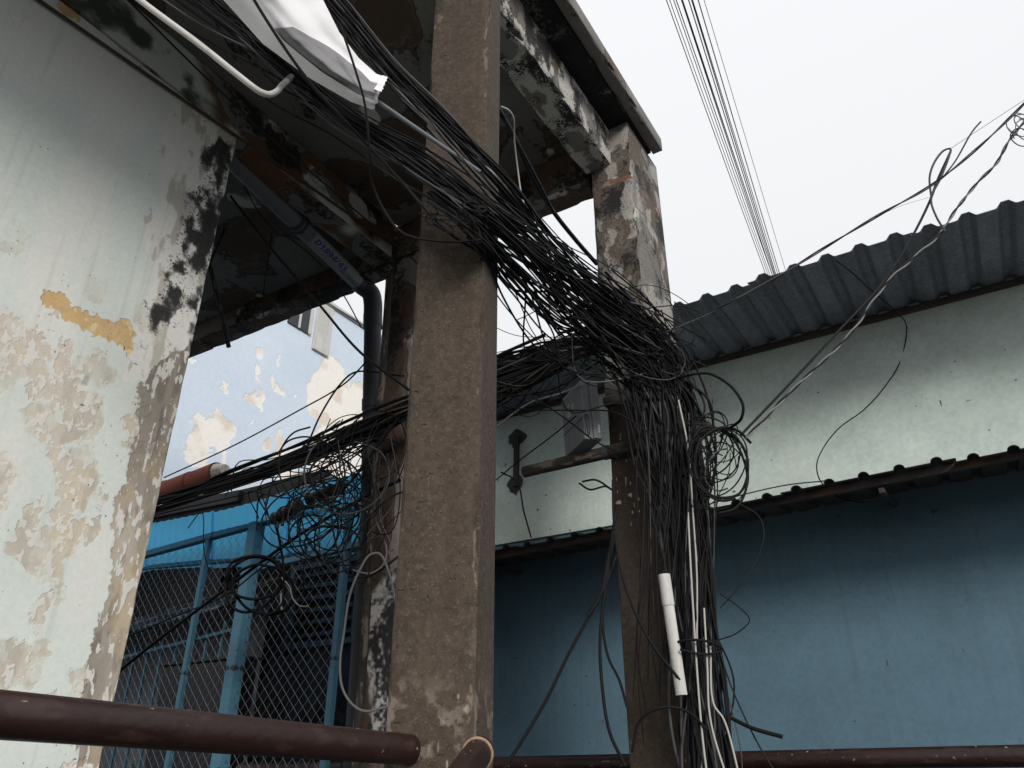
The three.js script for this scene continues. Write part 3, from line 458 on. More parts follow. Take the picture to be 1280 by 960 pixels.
{ // drain pipe under the porch ceiling
  const a = pD(262, 172, 3.78), b = pD(452, 357, 5.40), c = pD(466, 378, 5.46), d = pD(463, 640, 5.36), e = pD(446, 1010, 5.30);
  const g = thing('drain_pipe', V(e.x, 0, e.z)), L = (v) => toLocal(g, v);
  mesh('pipe', rodG(L(a), L(b), 0.070, 24), pvcGrey, g);
  mesh('elbow', tubeG([L(a.clone().lerp(b, 0.965)), L(b), L(pD(463, 366, 5.45)), L(c), L(pD(466, 400, 5.46))], 0.078, { seg: 24, rad: 20 }), pvcDark, g);
  mesh('pipe', rodG(L(pD(466, 390, 5.46)), L(d), 0.070, 24), pvcDark, g); mesh('pipe', rodG(L(d), L(V(e.x, 0, e.z)), 0.070, 24), pvcDark, g);
  const cuff = (u, v) => mesh('joint', rodG(L(u), L(v), 0.079, 24), pvcDark, g);
  cuff(pD(466, 394, 5.46), pD(466, 410, 5.46)); cuff(pD(465, 500, 5.41), pD(465, 512, 5.41)); cuff(a.clone().lerp(b, 0.50), a.clone().lerp(b, 0.515)); cuff(a.clone().lerp(b, 0.53), a.clone().lerp(b, 0.54));
  // handwriting on a pale strip of the pipe
  const cv = document.createElement('canvas'); cv.width = 512; cv.height = 160; const x = cv.getContext('2d'); x.fillStyle = '#8d918f'; x.fillRect(0, 0, 512, 160); x.fillStyle = '#a9aaa4'; for (let i = 0; i < 260; i++) x.fillRect(rr(0, 512), rr(0, 160), rr(2, 26), rr(1, 5)); x.fillStyle = '#1c2a8e'; x.font = 'italic bold 74px sans-serif'; x.fillText('D1894/43', 14, 100); x.fillStyle = '#1d5f74'; x.font = 'italic bold 54px sans-serif'; x.fillText('2/2080', 322, 128); x.fillStyle = '#8d918f'; for (let i = 0; i < 120; i++) x.fillRect(rr(330, 512), rr(60, 150), rr(2, 14), rr(1, 4));
  const ct = new THREE.CanvasTexture(cv); ct.colorSpace = THREE.SRGBColorSpace;
  const p = a.clone().lerp(b, 0.60), q = a.clone().lerp(b, 0.955), ax = q.clone().sub(p), len = ax.length(); ax.normalize();
  const toCam = V(0, EYE, 0).sub(p.clone().lerp(q, 0.5)); toCam.addScaledVector(ax, -toCam.dot(ax)).normalize(); const sd = ax.clone().cross(toCam);
  const pos = [], uv = [], idx = [], n = 14; for (let i = 0; i <= n; i++) for (let j = 0; j <= 1; j++) { const t = (i / n - 0.5) * 1.9, v = p.clone().addScaledVector(ax, len * j).addScaledVector(toCam, Math.cos(t) * 0.0722).addScaledVector(sd, Math.sin(t) * 0.0722), l = L(v); pos.push(l.x, l.y, l.z); uv.push(j, 1 - i / n); }
  for (let i = 0; i < n; i++) { const k = i * 2; idx.push(k, k + 2, k + 1, k + 1, k + 2, k + 3); }
  const sg = new THREE.BufferGeometry(); sg.setAttribute('position', new THREE.Float32BufferAttribute(pos, 3)); sg.setAttribute('uv', new THREE.Float32BufferAttribute(uv, 2)); sg.setIndex(idx); sg.computeVertexNormals();
  mesh('lettering', sg, new THREE.MeshStandardMaterial({ map: ct, roughness: 0.8, side: THREE.DoubleSide }), g).userData.label = 'pale strip with blue handwriting';
  tag(g, 'grey drain pipe with blue handwriting under the porch ceiling, elbowing down', 'pipe');
  const h0 = pD(487, 342, 4.82), h1 = pD(452, 940, 4.86), h = thing('thin_pipe', V(h1.x, 0, h1.z)); mesh('pipe', rodG(V(0, 0, 0), toLocal(h, h0), 0.026, 14), rustSteel, h);
  tag(h, 'thin rusty pipe standing between drain pipe and porch column', 'pipe');
  const i0 = pD(262, 330, 4.72), i1 = pD(286, 434, 4.90), ig = thing('hanging_rod', i1); mesh('rod', rodG(V(0, 0, 0), toLocal(ig, i0), 0.016, 10), rustSteel, ig); mesh('hook', rodG(toLocal(ig, i0), toLocal(ig, i0.clone().add(V(-0.02, 0.9, -0.3))), 0.010, 8), rustSteel, ig);
  tag(ig, 'dark iron rod hanging from the porch ceiling near the wall corner', 'rod');
}
{ // white conduit crossing the upper wall
  const pts = [[100, -62, 1.62], [180, 4, 1.68], [250, 56, 1.74], [300, 96, 1.79], [324, 114, 1.82], [334, 118, 1.84], [345, 115, 1.88], [352, 107, 1.94], [361, 99, 2.0]].map((a) => pD(...a)), g = thing('conduit', pts[8]), l = pts.map((p) => toLocal(g, p));
  mesh('tube', tubeG(l, 0.0105, { seg: 60, rad: 14 }), pvcWhite, g); mesh('socket', rodG(l[7].clone().lerp(l[8], 0.7), l[8].clone().add(l[8].clone().sub(l[7]).multiplyScalar(0.35)), 0.0124, 14), pvcGrey, g);
  tag(g, 'white plastic conduit bending in a hook below the cloth', 'conduit');
  const q = [pD(235, -40, 1.72), pD(350, 42, 1.86), pD(488, 138, 2.0), pD(600, 215, 2.16)], c = thing('conduit', q[3]); mesh('tube', tubeG(q.map((p) => toLocal(c, p)), 0.0085, { seg: 40, rad: 10 }), pvcGrey, c);
  tag(c, 'thin grey conduit running through the draped white cloth', 'conduit');
  const w0 = pD(830, 719, 3.60), w1 = pD(852, 869, 3.60), w = thing('plastic_pipe', w1), u = toLocal(w, w0), n = u.clone().normalize();
  mesh('tube', rodG(V(0, 0, 0), u, 0.0255, 24, 0.0255, true), Object.assign(pvcWhite.clone(), { side: THREE.DoubleSide }), w); mesh('socket', rodG(u.clone().addScaledVector(n, -0.14), u.clone().addScaledVector(n, 0.002), 0.0285, 24, 0.0285, true), Object.assign(pvcWhite.clone(), { side: THREE.DoubleSide }), w);
  tag(w, 'white plastic pipe leaning against the column beside the hanging cables', 'pipe');
}
{ // cross arm through the column and the grey box on it
  const p = pA(655, 590, 3.69), q = pA(888, 535, 3.69), g = thing('cross_arm', p.clone().lerp(q, 0.6)), L = (v) => toLocal(g, v);
  mesh('bar', rodG(L(p), L(q), 0.034, 20, 0.040), rustSteel, g); mesh('strap', rodG(L(p.clone().lerp(q, 0.46)), L(p.clone().lerp(q, 0.49)), 0.041, 20), pvcDark, g); mesh('strap', rodG(L(p.clone().lerp(q, 0.76)), L(p.clone().lerp(q, 0.78)), 0.044, 20), pvcDark, g);
  tag(g, 'rusty round cross arm fixed on the column under the grey box', 'cross arm');
  const bm = bake(128, 256, 0, 0.4, 0, 0.6, paintFn([128, 132, 137], 0.35, 870), { bump: 0.0006 }), N = pD(731.5, 548, 3.93);
  const az = THREE.MathUtils.degToRad(-18.7), dl = V(Math.sin(az), 0, -Math.cos(az)), dr = V(Math.cos(az), 0, Math.sin(az)).multiplyScalar(1);
  const base = N.clone().addScaledVector(dl, 0.145).addScaledVector(dr, 0.05), b = thing('meter_box', base, -az); b.rotation.z = 0.035;
  mesh('body', boxM(-0.052, 0.052, 0, 0.368, -0.145, 0.145, { chip: 0.005, step: 0.2 }), bm, b);
  mesh('lid', boxM(0.0, 0.05, 0.006, 0.362, 0.1455, 0.156, { chip: 0.003 }), bm, b);
  for (let i = 0; i < 26; i++) mesh('rib', boxM(-0.0545, -0.0522, 0.016 + i * 0.013, 0.022 + i * 0.013, -0.135, 0.135, { chip: 0.0006, step: 0.3 }), bm, b);
  mesh('seam', boxM(-0.0562, -0.0546, 0.128, 0.134, -0.146, 0.146, { chip: 0.0005, step: 0.3 }), flat(0.01, 0.01, 0.012), b);
  mesh('latch', boxM(-0.046, -0.034, 0.02, 0.15, 0.1455, 0.153, { chip: 0.002 }), flat(0.03, 0.03, 0.035, 0.4), b);
  mesh('handle', tubeG([V(-0.03, 0.02, 0.148), V(-0.03, 0.03, 0.165), V(-0.03, 0.13, 0.165), V(-0.03, 0.15, 0.148)], 0.003, { seg: 16 }), flat(0.03, 0.03, 0.035, 0.4), b);
  const txt = (w, h, draw, fg) => { const cv = document.createElement('canvas'); cv.width = w; cv.height = h; const c = cv.getContext('2d'); c.fillStyle = '#808489'; c.fillRect(0, 0, w, h); c.fillStyle = c.strokeStyle = fg; draw(c); const t = new THREE.CanvasTexture(cv); t.colorSpace = THREE.SRGBColorSpace; return new THREE.MeshStandardMaterial({ map: t, roughness: 0.7 }); };
  const t1 = mesh('lettering', new THREE.PlaneGeometry(0.016, 0.085), txt(48, 256, (c) => { c.translate(40, 250); c.rotate(-Math.PI / 2); c.font = 'bold 46px sans-serif'; c.fillText('GTXNC', 4, 0); }, '#e8e8e6'), b); t1.position.set(0.034, 0.08, 0.1575);
  const st = [[[0.07, 0.20], [0.07, 0.245]], [[0.045, 0.255], [0.05, 0.215]], [[0.05, 0.215], [0.02, 0.21]], [[0.02, 0.21], [0.016, 0.236]], [[0.016, 0.236], [0.046, 0.232]], [[0.0, 0.255], [-0.03, 0.27]], [[-0.03, 0.27], [-0.02, 0.225]], [[0.06, 0.275], [0.03, 0.29]], [[0.03, 0.29], [0.036, 0.268]]];
  mesh('chalk_mark', mergeGeometries(st.map(([p, q]) => barG(V(-0.0552, p[1], -p[0]), V(-0.0552, q[1], -q[0]), 0.0012, 0.0045))), flat(0.7, 0.7, 0.68, 0.9), b);
  tag(b, 'weathered grey meter box with chalk marks on the cross arm', 'box');
}
{ // draped cloth
  const left = [[205, -75], [286, 2], [332, 54], [388, 96], [440, 126], [468, 136]], right = [[372, -75], [404, 0], [424, 40], [448, 72], [470, 92], [484, 97]], Dm = [1.70, 1.80, 1.86, 1.92, 1.97, 1.99];
  const at = (arr, t) => { const k = clamp(t * 5, 0, 4.999), i = Math.floor(k), f = k - i; return arr[i].map((v, j) => mix(v, arr[i + 1][j], f)); }, dAt = (t) => { const k = clamp(t * 5, 0, 4.999), i = Math.floor(k); return mix(Dm[i], Dm[i + 1], k - i); };
  const g = thing('white_cloth', pD(476, 120, 1.99));
  const sheet = (s0, s1, t0, t1, off, fold, cut) => {
    const pos = [], uv = [], idx = [], nu = 40, nv = 22;
    for (let u = 0; u <= nu; u++) for (let v = 0; v <= nv; v++) {
      const t = mix(t0, t1, u / nu), vv = v / nv, s = mix(s0, cut ? mix(s0, s1, cut(u / nu)) : s1, vv), a = at(left, t), b = at(right, t);
      const D = dAt(t) - off - 0.10 * Math.sin(Math.PI * s) + fold * (Math.sin(s * 9 + t * 3) * 0.018 + Math.sin(s * 21 - t * 6) * 0.007 + 0.03 * (fbm(s * 4, t * 6, 890, 3) - 0.5));
      const jig = u === nu ? 3 * (vn(vv * 9, 2, 891) - 0.5) : 0, p = toLocal(g, pD(mix(a[0], b[0], s) + jig, mix(a[1], b[1], s) + jig, D)); pos.push(p.x, p.y, p.z); uv.push(s * 0.4, t);
    }
    for (let u = 0; u < nu; u++) for (let v = 0; v < nv; v++) { const a = u * (nv + 1) + v, c = a + nv + 1; idx.push(a, c, a + 1, c, c + 1, a + 1); }
    const q = new THREE.BufferGeometry(); q.setAttribute('position', new THREE.Float32BufferAttribute(pos, 3)); q.setAttribute('uv', new THREE.Float32BufferAttribute(uv, 2)); q.setIndex(idx); q.computeVertexNormals(); return q;
  };
  const cm = new THREE.MeshPhysicalMaterial({ color: new THREE.Color().setRGB(0.88, 0.88, 0.90), roughness: 0.95, transmission: 0.2, thickness: 0, side: THREE.DoubleSide });
  const lm = new THREE.MeshStandardMaterial({ color: new THREE.Color().setRGB(0.23, 0.23, 0.24), roughness: 0.95, side: THREE.DoubleSide });
  mesh('sheet', sheet(0, 1, 0, 1, 0, 1), cm, g);
  mesh('grey_flap', sheet(0.22, 0.80, 0.34, 0.96, 0.025, 0.6, (u) => 0.12 + 0.88 * Math.pow(Math.sin(Math.PI * clamp(0.06 + u * 0.86)), 0.6)), lm, g);  // grey flap set just in front of the white sheet
  mesh('hem', sheet(-0.04, 0.24, 0.05, 0.99, 0.035, 1), cm, g);
  mesh('hem', sheet(0.55, 1.02, 0.91, 1.0, 0.04, 0.6), cm, g);
  tag(g, 'white cloth draped over the cables at the top of the pole', 'cloth');
}
// ------------------------------------------------------------------ cables
const rubber = (r, g, b, rough = 0.72) => new THREE.MeshPhysicalMaterial({ color: new THREE.Color().setRGB(r, g, b), roughness: rough, specularIntensity: 0.45 });
const K = { black: rubber(0.006, 0.006, 0.0075), dark: rubber(0.014, 0.014, 0.017), grey: rubber(0.07, 0.07, 0.075), mid: rubber(0.20, 0.20, 0.20), pale: rubber(0.42, 0.41, 0.38), brown: rubber(0.08, 0.06, 0.045), copper: rubber(0.20, 0.16, 0.12) };
const LOOK = { black: 'black', dark: 'charcoal', grey: 'dark grey', mid: 'light grey', pale: 'white', brown: 'brown', copper: 'tan' };
for (const k in K) K[k].name = LOOK[k];
const look = (m, r, lo, hi) => (r > lo + (hi - lo) * 0.66 ? 'thick ' : r < lo + (hi - lo) * 0.33 ? 'thin ' : '') + m.name;
const pick = (w) => { let t = rnd() * w.reduce((s, x) => s + x[1], 0); for (const [m, p] of w) { t -= p; if (t <= 0) return K[m]; } return K.black; };
function cable(pts, r, mat, label, group, o = {}) {
  const g = tubeG(pts, r, { seg: o.seg, rad: o.rad ?? 6, closed: o.closed }), e = pts[pts.length - 1]; g.translate(-e.x, -e.y, -e.z);
  const m = mesh(o.name ?? 'cable', g, mat); m.position.copy(e); return tag(m, label, o.cat ?? 'cable', group);
}
const px = (l) => l.map((a) => pD(...a));
function strands(n, ctrl, o) {
  for (let k = 0; k < n; k++) {
    const lane = gauss() * 0.75, dl = gauss() * 0.6, i0 = o.start ? Math.floor(rnd() * o.start) : 0, i1 = ctrl.length - (o.stop ? Math.floor(rnd() * o.stop) : 0), pts = [];
    let w = 0; const wild = rnd() < (o.wild ?? 0.2) ? 2.0 : 1;
    for (let i = i0; i < i1; i++) {
      const c = ctrl[i], a = ctrl[Math.max(0, i - 1)], b = ctrl[Math.min(ctrl.length - 1, i + 1)], tx = b[0] - a[0], ty = b[1] - a[1], tl = Math.hypot(tx, ty);
      w = w * 0.4 + gauss() * 0.5 * wild; const f = (lane + w) * c[3], along = gauss() * 6; 
      pts.push(pD(c[0] - ty / tl * f + tx / tl * along, c[1] + tx / tl * f + ty / tl * along, c[2] + (dl * 0.5 + gauss() * 0.4) * (c[4] ?? 0.06)));
    }
    const R = o.r ?? [0.003, 0.006], r = rr(...R), m = pick(o.mats); cable(pts, r, m, look(m, r, ...R) + ' ' + o.label, o.group, { seg: pts.length * 8, ...o.as });
  }
}
const dull = [['black', 64], ['dark', 27], ['grey', 7], ['mid', 1.6], ['pale', 0.6]], asWire = { name: 'wire', cat: 'wire' };
strands(38, [[140, -80, 1.80, 34], [262, 2, 1.90, 28], [346, 76, 2.02, 20], [432, 146, 2.10, 16], [522, 204, 2.14, 16, 0.05], [605, 262, 2.18, 16, 0.05], [680, 326, 2.75, 21], [755, 390, 3.3, 34], [815, 438, 3.62, 34], [850, 500, 3.70, 26]], { r: [0.0024, 0.0054], mats: dull, wild: 0.2, stop: 2, label: 'cable in the bundle slung under the white cloth and across the pole', group: 'cables of the main bundle below the cloth' });
strands(30, [[345, -80, 1.74, 14], [425, 15, 1.86, 12], [482, 80, 1.98, 14], [552, 154, 2.1, 14, 0.05], [618, 224, 2.2, 14, 0.05], [690, 308, 2.8, 16], [760, 382, 3.35, 26], [822, 432, 3.66, 26], [850, 480, 3.70, 26]], { r: [0.0024, 0.0052], mats: [['black', 62], ['dark', 26], ['grey', 8], ['mid', 2.5], ['pale', 2]], wild: 0.12, stop: 2, label: 'cable in the bundle passing right of the white cloth', group: 'cables of the main bundle beside the cloth' });
strands(42, [[540, 240, 2.16, 14, 0.04], [600, 285, 2.17, 16, 0.04], [655, 340, 2.6, 30], [710, 390, 3.1, 44], [765, 425, 3.5, 44], [825, 470, 3.68, 34], [848, 540, 3.70, 30]], { r: [0.0022, 0.005], mats: dull, wild: 0.4, start: 2, stop: 2, as: asWire, label: 'loose wire fanning out between the square pole and the column', group: 'loose wires fanning from the pole' });
strands(124, [[735, 372, 3.3, 40], [790, 418, 3.58, 34], [826, 455, 3.68, 26], [846, 510, 3.71, 24, 0.05], [856, 580, 3.72, 22, 0.05], [863, 660, 3.73, 20, 0.05], [868, 750, 3.74, 19, 0.05], [876, 850, 3.73, 20, 0.05], [888, 960, 3.71, 22, 0.05], [896, 1040, 3.7, 24, 0.05]], { r: [0.003, 0.0072], mats: [['black', 64], ['dark', 26], ['grey', 7], ['mid', 1], ['pale', 0.3]], wild: 0.22, start: 3, label: 'cable hanging down the front of the grey column', group: 'cables hanging down the column' });
strands(34, [[700, 360, 3.1, 26], [760, 408, 3.5, 28], [792, 450, 3.66, 24], [806, 510, 3.70, 20], [822, 580, 3.72, 20], [840, 650, 3.73, 14], [852, 740, 3.74, 12]], { r: [0.003, 0.0075], mats: dull, wild: 0.3, start: 3, stop: 3, label: 'cable crossing the column from the left into the hanging bundle', group: 'cables crossing the column' });
strands(38, [[775, 412, 3.7, 20], [735, 428, 3.9, 20], [690, 446, 4.1, 20], [630, 470, 4.35, 22], [560, 492, 4.5, 12], [505, 512, 4.62, 10], [448, 540, 4.9, 12], [385, 570, 5.4, 10], [300, 600, 6.0, 8], [205, 630, 6.6, 7], [110, 655, 7.0, 8]], { r: [0.0055, 0.012], mats: [['black', 66], ['dark', 26], ['brown', 5], ['grey', 3]], wild: 0.25, start: 3, stop: 2, label: 'cable in the lower bundle behind the square pole over the mesh fence', group: 'cables of the lower bundle' });
strands(14, [[760, 420, 3.72, 14], [715, 428, 4.0, 12], [670, 452, 4.25, 14], [626, 490, 4.45, 20], [570, 515, 4.55, 20]], { r: [0.004, 0.008], mats: [['brown', 44], ['copper', 12], ['black', 36], ['mid', 4]], wild: 0.3, label: 'sagging cable leading behind the square pole from the column', group: 'sagging cables behind the pole' });
// twisted hanks and coils
function coil(cx, cy, rx, ry, D, r, mat, label, group, turns = 1.3, tilt = 0.25) {
  label = look(mat, r, 0.0018, 0.0066) + ' ' + label.replace(/^(thin|small|grey|black|thick) (black )?/, '');
  const n = Math.round(14 * turns), ph = rnd() * 6.28, rot = rr(-1.1, 1.1), pts = []; 
  for (let i = 0; i <= n; i++) { const a = ph + i / n * turns * 6.283, k = 1 + 0.14 * Math.sin(a * 1.7 + ph) + 0.02 * gauss() + 0.12 * i / n, x = Math.cos(a) * rx * k, y = Math.sin(a) * ry * k; pts.push(pD(cx + x * Math.cos(rot) - y * Math.sin(rot), cy + x * Math.sin(rot) + y * Math.cos(rot), D + tilt * 0.2 * Math.cos(a + ph) + 0.02 * gauss())); }
  return cable(pts, r, mat, label, group, { seg: n * 5, name: 'cable_coil', cat: 'cable coil' });
}
for (let i = 0; i < 15; i++) coil(rr(876, 916), rr(550, 602), rr(9, 36), rr(18, 50), rr(3.52, 3.68), rr(0.002, 0.005), pick(dull), 'black wire coiled in a loop beside the column above the awning edge', 'coils hanging beside the column', rr(0.5, 1.0));
for (const [a, b, c, r] of [[903, 578, 40, 0.007], [898, 584, 46, 0.0065]]) coil(a, b, 34, c, 3.55, r, K.black, 'thick black cable coil in the tangle beside the column', 'thick coils beside the column', 1.1);
for (let i = 0; i < 30; i++) coil(rr(370, 480), rr(560, 680), rr(20, 58), rr(22, 60), rr(4.6, 4.95), rr(0.003, 0.0066), pick([['black', 66], ['dark', 26], ['grey', 6], ['mid', 2]]), 'thin wire looped in the tangle left of the porch column', 'wire loops beside the porch column', rr(0.5, 1.2));
for (let i = 0; i < 11; i++) coil(rr(538, 606), rr(258, 288), rr(6, 22), rr(3, 9), rr(2.08, 2.17), rr(0.0014, 0.0024), K.black, 'small knot of thin wire tied on the face of the square pole', 'wire knots on the square pole', rr(0.9, 2.2));
for (let i = 0; i < 26; i++) coil(rr(760, 838), rr(375, 470), rr(14, 48), rr(8, 30), rr(3.48, 3.66), rr(0.0016, 0.0036), pick([['black', 44], ['dark', 26], ['grey', 18], ['mid', 6]]), 'thin wire curling out of the tangle at the top of the hanging cables', 'stray wires at the column tangle', rr(0.25, 0.7));
for (let i = 0; i < 24; i++) { const x = rr(740, 840), y = rr(385, 450), a = rr(2.4, 4.4), l = rr(50, 130); cable(px([[x, y, 3.6], [x + Math.cos(a) * l * 0.5 + rr(-8, 8), y + Math.sin(a) * l * 0.35 + rr(-14, 8), 3.62], [x + Math.cos(a) * l, y + Math.sin(a) * l * 0.8 + rr(-10, 20), 3.66]]), rr(0.0014, 0.003), pick(dull), 'short loose wire end sticking out of the column tangle', 'loose wire ends at the tangle', { ...asWire, seg: 14, rad: 5 }); }
for (const [cx, cy, a, b] of [[322, 722, 33, 28], [328, 735, 34, 32], [318, 730, 30, 36]]) coil(cx, cy, a, b, 5.35, 0.011, K.black, 'thick black cable wound in a ring on the mesh fence', 'thick rings on the mesh fence', 1.05, 0.1);
for (let i = 0; i < 26; i++) { const x = rr(800, 880), y0 = rr(470, 640), dx = rr(-26, 22), r = rr(0.0016, 0.0036), m = pick(dull); cable(px([[x, y0, 3.66], [x + dx * 0.4 + rr(-10, 10), y0 + rr(50, 110), 3.6], [x + dx + rr(-16, 16), y0 + rr(150, 230), 3.62], [x + dx * 0.7, y0 + rr(250, 330), 3.68]]), r, m, look(m, r, 0.0016, 0.0036) + ' wire straggling down over the column and cross arm', 'thin wires over the column', { ...asWire, seg: 30 }); }
// single runs that can be told apart
const one = (pts, r, m, label, o = {}) => cable(px(pts), r, K[m], label, undefined, { seg: pts.length * 10, ...o });
function twist(pts, r, m1, m2, label, pitch) {   // two cores wound round each other
  const c = new THREE.CatmullRomCurve3(px(pts), false, 'centripetal'), n = Math.round(c.getLength() / pitch * 8), g = thing('twisted_cable', c.getPoint(1));
  [0, Math.PI].forEach((ph, q) => { const l = []; for (let i = 0; i <= n; i++) { const p = c.getPointAt(i / n), t = c.getTangentAt(i / n), u = V(0, 1, 0).cross(t).normalize(), v = t.clone().cross(u), a = ph + i / 8 * 6.283; l.push(toLocal(g, p.addScaledVector(u, Math.cos(a) * r * 1.05).addScaledVector(v, Math.sin(a) * r * 1.05))); } mesh('core', tubeG(l, r, { seg: n * 2, rad: 7 }), K[q ? m2 : m1], g); });
  return tag(g, label, 'cable');
}
twist([[832, 416, 3.62], [900, 384, 3.56], [965, 350, 3.5], [1040, 304, 3.4], [1100, 268, 3.32], [1165, 231, 3.26], [1230, 178, 3.2], [1300, 110, 3.1]], 0.0043, 'dark', 'grey', 'twisted pair rising in front of the eave from the column into the sky', 0.7);
one([[925, 545, 3.58], [985, 482, 3.56], [1050, 412, 3.5], [1100, 358, 3.46], [1135, 305, 3.42], [1162, 252, 3.4], [1172, 225, 3.38], [1188, 190, 3.36]], 0.0075, 'dark', 'single thick black cable rising across the mint wall to a loop');
twist([[932, 548, 3.58], [990, 488, 3.55], [1060, 420, 3.5], [1110, 352, 3.45], [1175, 292, 3.4], [1195, 262, 3.38], [1225, 225, 3.35], [1245, 205, 3.3], [1262, 175, 3.28], [1300, 130, 3.2]], 0.0048, 'dark', 'mid', 'black and light grey twisted cable rising across the mint wall and eave', 0.22);
one([[1164, 246, 3.39], [1162, 222, 3.37], [1168, 203, 3.36], [1180, 188, 3.35], [1188, 186, 3.35], [1186, 196, 3.35], [1176, 222, 3.37], [1164, 248, 3.39], [1170, 270, 3.38], [1182, 290, 3.37]], 0.0062, 'grey', 'grey cable loop tied at the bend against the sky');
one([[1188, 186, 3.35], [1230, 158, 3.3], [1300, 112, 3.2]], 0.0016, 'mid', 'thin tie wire running from the loop up across the sky', asWire);
one([[1164, 246, 3.38], [1130, 256, 3.4], [1088, 274, 3.45]], 0.001, 'mid', 'hair-thin wire trailing from the tied loop', asWire);
one([[1226, 152, 3.2], [1215, 165, 3.22], [1195, 200, 3.3], [1180, 220, 3.3]], 0.005, 'grey', 'grey cable branching off near the knot at the frame edge');
for (let i = 0; i < 4; i++) coil(rr(1266, 1282), rr(150, 172), rr(7, 14), rr(8, 16), 3.2, 0.003, pick([['grey', 1], ['mid', 1]]), 'grey wire knotted where the sky cables cross', 'wires of the sky knot', 1.2, 0.1);
one([[1046, 326, 4.0], [1064, 340, 4.1], [1088, 362, 4.3], [1118, 388, 4.6], [1133, 408, 4.8], [1126, 450, 4.9], [1104, 486, 4.9], [1080, 512, 4.9], [1048, 536, 4.85], [1028, 562, 4.8], [1021, 580, 4.8], [1026, 602, 4.75], [1046, 620, 4.7], [1064, 626, 4.65], [1081, 628, 4.6]], 0.0042, 'black', 'thin black wire dangling in an S down the mint wall', asWire);
one([[880, 632, 4.6], [930, 618, 4.6], [985, 606, 4.6], [1022, 602, 4.6], [1040, 600, 4.6]], 0.004, 'black', 'black wire lying along the lip of the awning', asWire);
one([[1225, 366, 5.3], [1250, 362, 4.9], [1290, 348, 4.5]], 0.006, 'black', 'black wire running under the eave at the frame edge', asWire);
one([[850, 472, 3.62], [866, 468, 3.55], [886, 467, 3.5], [905, 476, 3.46], [920, 490, 3.44], [929, 508, 3.44], [926, 524, 3.48], [914, 534, 3.55], [900, 546, 3.6]], 0.0075, 'black', 'stiff black cable arching out from the column over the mint wall');
one([[772, 690, 3.7], [757, 730, 3.66], [742, 760, 3.66], [712, 815, 3.68], [680, 880, 3.7], [630, 962, 3.72]], 0.0085, 'black', 'thick cable slanting down left from the column across the blue-grey wall');
one([[768, 668, 3.7], [756, 740, 3.66], [750, 800, 3.66], [753, 860, 3.66], [762, 915, 3.66], [782, 958, 3.66]], 0.008, 'black', 'black cable bowing down between pole and column');
one([[762, 700, 3.7], [753, 770, 3.66], [760, 820, 3.66], [774, 850, 3.66], [784, 884, 3.66]], 0.0065, 'black', 'short black cable hooking back to the column edge');
one([[770, 640, 3.7], [762, 690, 3.68], [750, 745, 3.66], [735, 770, 3.66]], 0.010, 'black', 'taped black splice on the slanting cable', { cat: 'cable' });
one([[766, 600, 3.68], [768, 660, 3.62], [778, 720, 3.58], [796, 770, 3.56], [818, 810, 3.56], [850, 850, 3.58]], 0.0065, 'black', 'black cable curving across the lower column behind the white pipe');
one([[925, 630, 3.6], [948, 645, 3.58], [955, 668, 3.56], [944, 705, 3.56], [920, 738, 3.58], [900, 760, 3.62]], 0.0028, 'dark', 'thin wire bowing out right of the hanging cables');
one([[900, 742, 3.6], [925, 760, 3.56], [937, 775, 3.54], [920, 792, 3.56], [898, 800, 3.62]], 0.003, 'black', 'small wire kink jutting from the hanging cables');
one([[915, 898, 3.58], [940, 910, 3.52], [978, 921, 3.46]], 0.0085, 'black', 'cut black cable end pointing right near the bottom');
one([[895, 800, 3.62], [915, 860, 3.58], [945, 925, 3.54], [975, 975, 3.5]], 0.0038, 'dark', 'thin cable leaving the bundle towards the guard rail');
for (const [a, b, c] of [[860, 720, 876], [880, 830, 888], [888, 880, 905]]) one([[a, 640 + (a - 860) * 6, 3.6], [a + 4, b, 3.58], [c, 900, 3.57], [c + rr(4, 26), 985, 3.55]], 0.0046, 'pale', ['pale cable hanging straight among the black ones', 'pale cable starting at the tape binding low on the column', 'pale cable splaying out at the foot of the hanging bundle'][[860, 880, 888].indexOf(a)]);
one([[848, 500, 3.58], [860, 560, 3.58], [866, 640, 3.6], [871, 720, 3.6], [871, 800, 3.6]], 0.0045, 'pale', 'long pale cable down the right side of the hanging bundle');
one([[835, 806, 3.62], [860, 800, 3.55], [885, 802, 3.55], [903, 812, 3.6], [880, 818, 3.56], [850, 812, 3.56]], 0.006, 'black', 'black binding wrapped round the hanging bundle');
one([[790, 940, 3.6], [800, 900, 3.56], [830, 884, 3.52], [860, 890, 3.54], [884, 912, 3.56]], 0.006, 'black', 'black cable arching over the foot of the column');
one([[724, 604, 3.66], [738, 612, 3.6], [756, 608, 3.6], [764, 612, 3.66], [745, 600, 3.6], [728, 602, 3.66]], 0.005, 'black', 'small black wire loop left of the column below the cross arm', asWire);
one([[626, 133, 2.5], [636, 138, 2.55], [642, 148, 2.6], [643, 175, 2.7], [647, 210, 2.8], [653, 248, 2.85], [668, 290, 2.9]], 0.004, 'pale', 'single white wire hanging behind the square pole below the beam', asWire);
one([[612, 120, 2.62], [640, 165, 2.8], [662, 215, 3.0], [690, 262, 3.2], [718, 298, 3.4], [746, 330, 3.62]], 0.012, 'black', 'thick black cable stretched from behind the pole to the column top');
one([[606, 100, 2.62], [645, 175, 2.8], [672, 226, 3.0], [692, 266, 3.2]], 0.009, 'black', 'second black cable clipped to the thick one below the beam');
